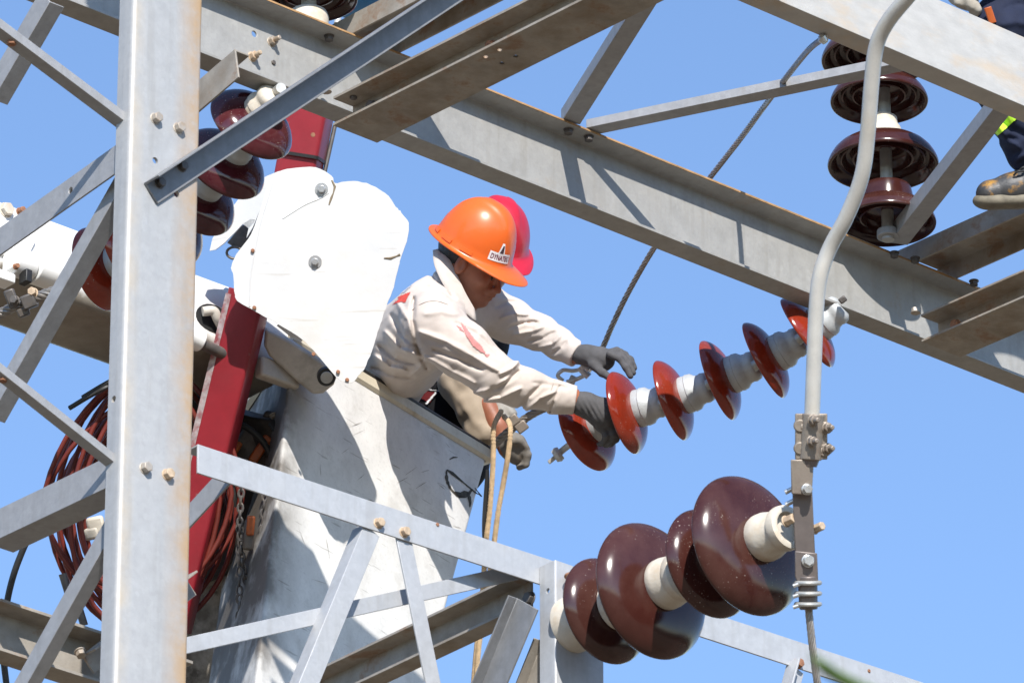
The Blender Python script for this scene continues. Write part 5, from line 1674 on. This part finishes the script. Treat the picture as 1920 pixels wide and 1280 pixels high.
# trousers, inside the bucket
def trousers(p):
    d = None
    for s in (.09, -.11):
        q = chain_sdf(p, [W(706, 716, s - .32), W(735, 950, s - .38), W(700, 1120, s - .40)], [.115, .08, .065])
        d = q if d is None else su(d, q, .04)
    return d - wobble(p, .004, 35, 2)
sdf_obj('trousers', W, trousers, W(600, 1200, -.72), W(820, 630, .06), .009, NAVY, w1, 1)

# ------------------------------------------------------------------ second worker, behind
WB = Frame(900, 640, 22.52, 1.065)
w2 = thing('person', 'worker in a red hard hat, mostly hidden behind the worker in the orange helmet', 'person', WB.w(WB(850, 900, -.35)))
f2 = np.array([.30, -.42, .85]); f2 /= np.linalg.norm(f2)
u2 = np.array([.28, .90, .33]); u2 -= f2 * (u2 @ f2); u2 /= np.linalg.norm(u2)
s2 = np.cross(f2, u2)
H2 = WB(915, 484, -.28)
M2 = np.array([f2, u2, s2])
def h2(f, u, s): return (H2 + f2 * f + u2 * u + s2 * s).astype(f32)
A2E, A2W = WB(902, 790, -.12), WB(945, 832, -.05)
def body2(p):
    d = ell(p, h2(0, .03, 0), (.095, .11, .078), M2)
    d = su(d, ell(p, h2(.04, -.03, 0), (.06, .07, .058), M2), .03)
    d = su(d, seg(p, h2(.1, .01, 0), h2(.125, -.015, 0), .01, .012), .012)
    d = su(d, seg(p, h2(-.02, -.05, 0), WB(890, 610, -.36), .05, .06), .03)
    d = su(d, chain_sdf(p, [WB(885, 620, -.36), WB(860, 740, -.33), WB(850, 860, -.33)], [.09, .10, .10]), .04)
    d = su(d, chain_sdf(p, [WB(880, 625, -.30), WB(862, 690, -.20), A2E], [.06, .05, .042]), .03)
    d = su(d, chain_sdf(p, [WB(912, 758, -.08), WB(934, 800, -.06), WB(950, 842, -.04)], [.030, .034, .028], .01), .02)
    return d
sdf_obj('body', WB, body2, WB(720, 960, -.52), WB(1020, 360, .1), .006, SKIN, w2, 1)
helmet(WB, w2, (H2 + u2 * .058).astype(f32), f2, u2, s2, .130, .112, .150, HELMR, 'hard_hat')
def vest2(p):
    d = chain_sdf(p, [WB(884, 632, -.36), WB(852, 730, -.31), WB(840, 860, -.32)], [.125, .130, .135])
    d = su(d, chain_sdf(p, [WB(800, 720, -.30), WB(815, 800, -.30)], [.10, .10]), .05)
    return d - wobble(p, .003, 50, 4)
sdf_obj('coverall', WB, vest2, WB(700, 980, -.56), WB(990, 560, -.08), .007, BLKC, w2, 1)
patch('hi_vis_strip', WB, vest2, [[(893, 598), (912, 590), (922, 604), (918, 632), (906, 650), (896, 628)]], HIVIS, w2, off=.004, step=3)
patch('chest_radio', WB, vest2, [[(922, 600), (936, 606), (934, 640), (922, 646)]], BLACK, w2, off=.02, step=3)
patch('webbing', WB, vest2, [[(814, 704), (830, 690), (846, 698), (838, 712)], [(786, 746), (796, 733), (818, 736), (804, 756)]], REDC, w2, off=.004, step=1.6)
patch('white_stitching', WB, vest2, [[(810, 706), (822, 688), (825, 689), (813, 708)], [(832, 711), (838, 700), (841, 701), (835, 712)], [(779, 746), (790, 733), (793, 734), (782, 747)], [(796, 757), (815, 735), (818, 737), (799, 759)],
      [(798, 710), (846, 716), (846, 717.4), (798, 711.4)], [(790, 729), (858, 736), (858, 737.4), (790, 730.4)]], WHT, w2, off=.0065, step=1.2)
def sleeve2(p):
    d = chain_sdf(p, [WB(872, 650, -.26), WB(862, 712, -.14), WB(888, 770, -.10), WB(905, 808, -.085)], [.075, .070, .055, .050], .02)
    d = su(d, chain_sdf(p, [WB(900, 800, -.085), WB(914, 816, -.06)], [.045, .030], .02), .02)
    d = ssub(d, seg(p, WB(925, 790, -.03), WB(930, 740, -.03), .022, .03), .01)
    return d - wobble(p, .006, 48, 6)
sdf_obj('sleeve', WB, sleeve2, WB(780, 880, -.36), WB(960, 600, .05), .005, TANC, w2, 1)
def glove2(p):
    d = chain_sdf(p, [WB(944, 822, -.05), WB(962, 838, -.045), WB(972, 850, -.04)], [.034, .042, .038], .02)
    for k in range(4):
        z = .01 - k * .022
        d = su(d, chain_sdf(p, [WB(974, 842 + k * 3, z - .02), WB(989, 852 + k * 2, z - .015), WB(986, 870, z - .02), WB(974, 876, z - .02)], [.013, .0125, .0115, .010], .006), .007)
    d = su(d, chain_sdf(p, [WB(955, 826, .0), WB(974, 826, .01), WB(986, 838, .0)], [.015, .013, .011], .006), .012)
    return d - wobble(p, .0012, 110, 13)
sdf_obj('glove', WB, glove2, WB(915, 910, -.15), WB(1010, 780, .06), .0035, mat('dusty_glove', (.16, .145, .125), .85, 0, .2, 40, (.3, .22, .14), .6, 14, .5), w2, 1)
def glove3(p):
    d = chain_sdf(p, [WB(930, 758, -.10), WB(945, 772, -.09), WB(954, 788, -.08)], [.028, .032, .022], .02)
    for k in range(4):
        d = su(d, chain_sdf(p, [WB(948 + k * 3, 764, -.07 - .018 * k), WB(960 + k, 776, -.06 - .018 * k), WB(958, 792, -.06 - .018 * k)], [.0115, .011, .009], .006), .006)
    d = su(d, chain_sdf(p, [WB(940, 772, -.06), WB(948, 788, -.05), WB(954, 798, -.05)], [.013, .011, .009], .006), .01)
    return d
sdf_obj('glove', WB, glove3, WB(900, 830, -.18), WB(985, 730, .0), .0035, mat('pale_glove', (.27, .25, .22), .85, 0, .15, 40), w2, 1)

# ------------------------------------------------------------------ climber on the right: legs, boot and a gloved hand
K = Frame(1880, 300, 21.25, .98)
w3 = thing('person', 'climber in navy work trousers and paint-spotted boot standing on the girder', 'person', K.w(K(1890, 385, 0)))
LEG_A = [K(1985, -40, -.10), K(1862, 60, .02), K(1868, 150, .0), K(1925, 290, -.02), K(1938, 350, -.02)]
def body3(p):
    d = chain_sdf(p, LEG_A, [.085, .06, .05, .035, .03])
    d = su(d, chain_sdf(p, [K(1940, 340, -.02), K(1905, 362, .0), K(1856, 366, .02)], [.034, .03, .025]), .02)
    d = su(d, chain_sdf(p, [K(1985, -40, -.10), K(2060, -60, -.12), K(2080, -260, -.1)], [.10, .13, .14]), .04)
    d = su(d, chain_sdf(p, [K(2070, -280, -.02), K(1960, -130, .08), K(1830, -20, .10)], [.06, .045, .03]), .03)
    d = su(d, ell(p, K(2060, -420, -.08), (.085, .115, .09)), .03)
    d = su(d, chain_sdf(p, [K(2075, -60, -.2), K(2080, 120, -.16), K(2100, 300, -.2)], [.08, .055, .04]), .03)
    return d
sdf_obj('body', K, body3, K(1780, 420, -.40), K(2180, -520, .24), .010, SKIN, w3, 1)
def trous3(p):
    d = chain_sdf(p, [K(1985, -40, -.10), K(1872, 62, .02), K(1876, 150, .0), K(1912, 235, -.01), K(1930, 288, -.02)], [.125, .105, .090, .075, .072], .04)
    d = su(d, chain_sdf(p, [K(1985, -40, -.10), K(2060, -60, -.12)], [.13, .15]), .04)
    d = su(d, chain_sdf(p, [K(2075, -60, -.2), K(2080, 120, -.16), K(2100, 290, -.2)], [.11, .085, .075]), .03)
    for pts_, A, wd in (([(1850, 190), (1890, 240), (1925, 258)], -.012, .012), ([(1850, 215), (1885, 262), (1910, 280)], .012, .012), ([(1880, 20), (1910, 10), (1930, 20)], -.012, .014), ([(1870, 50), (1900, 45), (1930, 50)], .012, .014), ([(1905, 300), (1920, 290), (1935, 280)], .014, .012), ([(1860, 258), (1880, 262), (1905, 262)], -.008, .01)):
        d = d - fold(p, [K(x, y) for x, y in pts_], A, wd)
    return d - wobble(p, .004, 40, 9)
sdf_obj('trousers', K, trous3, K(1780, 340, -.42), K(2180, -170, .2), .006, NAVY, w3, 1)
patch('hi_vis_band', K, trous3, [[(1855, 250), (1868, 236), (1884, 212), (1900, 202), (1925, 208), (1905, 222), (1888, 238), (1866, 258)]], HIVIS, w3, off=.004, step=1.2)
def boot(p):
    d = chain_sdf(p, [K(1858, 362, .02), K(1895, 355, .01), K(1945, 342, .0)], [.042, .050, .058], .02)
    d = su(d, chain_sdf(p, [K(1945, 340, -.01), K(1940, 300, -.02)], [.055, .056], .02), .03)
    d = su(d, ell(p, K(1852, 364, .02), (.038, .036, .048)), .02)
    return np.maximum(d, (p - K(1880, 380, 0)) @ np.array([-.09, -.995, 0], f32))
BOOTM = mat('black_leather', (.045, .045, .046), .5, 0, .2, 30, (.45, .22, .02), .95, 22, .52, bump=.001, bump_scale=120)
bo = sdf_obj('boot', K, boot, K(1800, 420, -.14), K(2010, 240, .14), .0042, BOOTM, w3, 1)
def sole(p):
    q = p.copy()
    d = chain_sdf(p * np.array([1, 1.9, 1], f32), [K(1856, 377, .02) * np.array([1, 1.9, 1], f32), K(1905, 376, .01) * np.array([1, 1.9, 1], f32), K(1960, 370, .0) * np.array([1, 1.9, 1], f32)], [.058, .054, .056], .01) * .6
    return d
sdf_obj('sole', K, sole, K(1790, 420, -.14), K(2010, 330, .14), .0042, mat('grey_rubber_sole', (.17, .15, .11), .75, 0, .25, 30, (.4, .22, .03), .7, 14, .6), bo, 1)
bm = bmesh.new()
for k in range(4):
    tube(bm, spline([K.w(K(1898 + k * 9, 330 - k * 7, .055)), K.w(K(1906 + k * 9, 322 - k * 7, .062)), K.w(K(1918 + k * 8, 322 - k * 7, .055))], 4), .0035, 6)
mk('lace', bm, BLACK, bo)
def hand3(p):
    d = chain_sdf(p, [K(1770, -40, .06), K(1798, -12, .07), K(1812, 4, .07)], [.035, .042, .034], .02)
    for k in range(4):
        d = su(d, chain_sdf(p, [K(1800 + k * 8, -2 + k * 4, .10), K(1812 + k * 6, 12 + k * 3, .10), K(1818 + k * 4, 24 + k * 2, .085)], [.013, .012, .010], .006), .006)
    d = su(d, chain_sdf(p, [K(1785, -8, .1), K(1790, 6, .1), K(1800, 12, .1)], [.014, .012, .01], .006), .01)
    return d - wobble(p, .002, 100, 3)
sdf_obj('glove', K, hand3, K(1730, 50, -.02), K(1850, -80, .16), .0042, mat('dirty_white_glove', (.36, .33, .28), .9, 0, .25, 30, (.2, .15, .1), .6, 15, .5), w3, 1)
bm = bmesh.new()
prism(bm, roundrect(-.012, .012, -.008, .008, .004, 3), K.w(K(1846, 18, .135)), K.w(K(1856, 48, .135)), cv(.95, .3, 0), cv(0, 0, 1))
tag(mk('tool_handle', bm, ORNG, bevel=.002), 'small orange tool handle poking from the pocket of the navy trousers', 'tool')
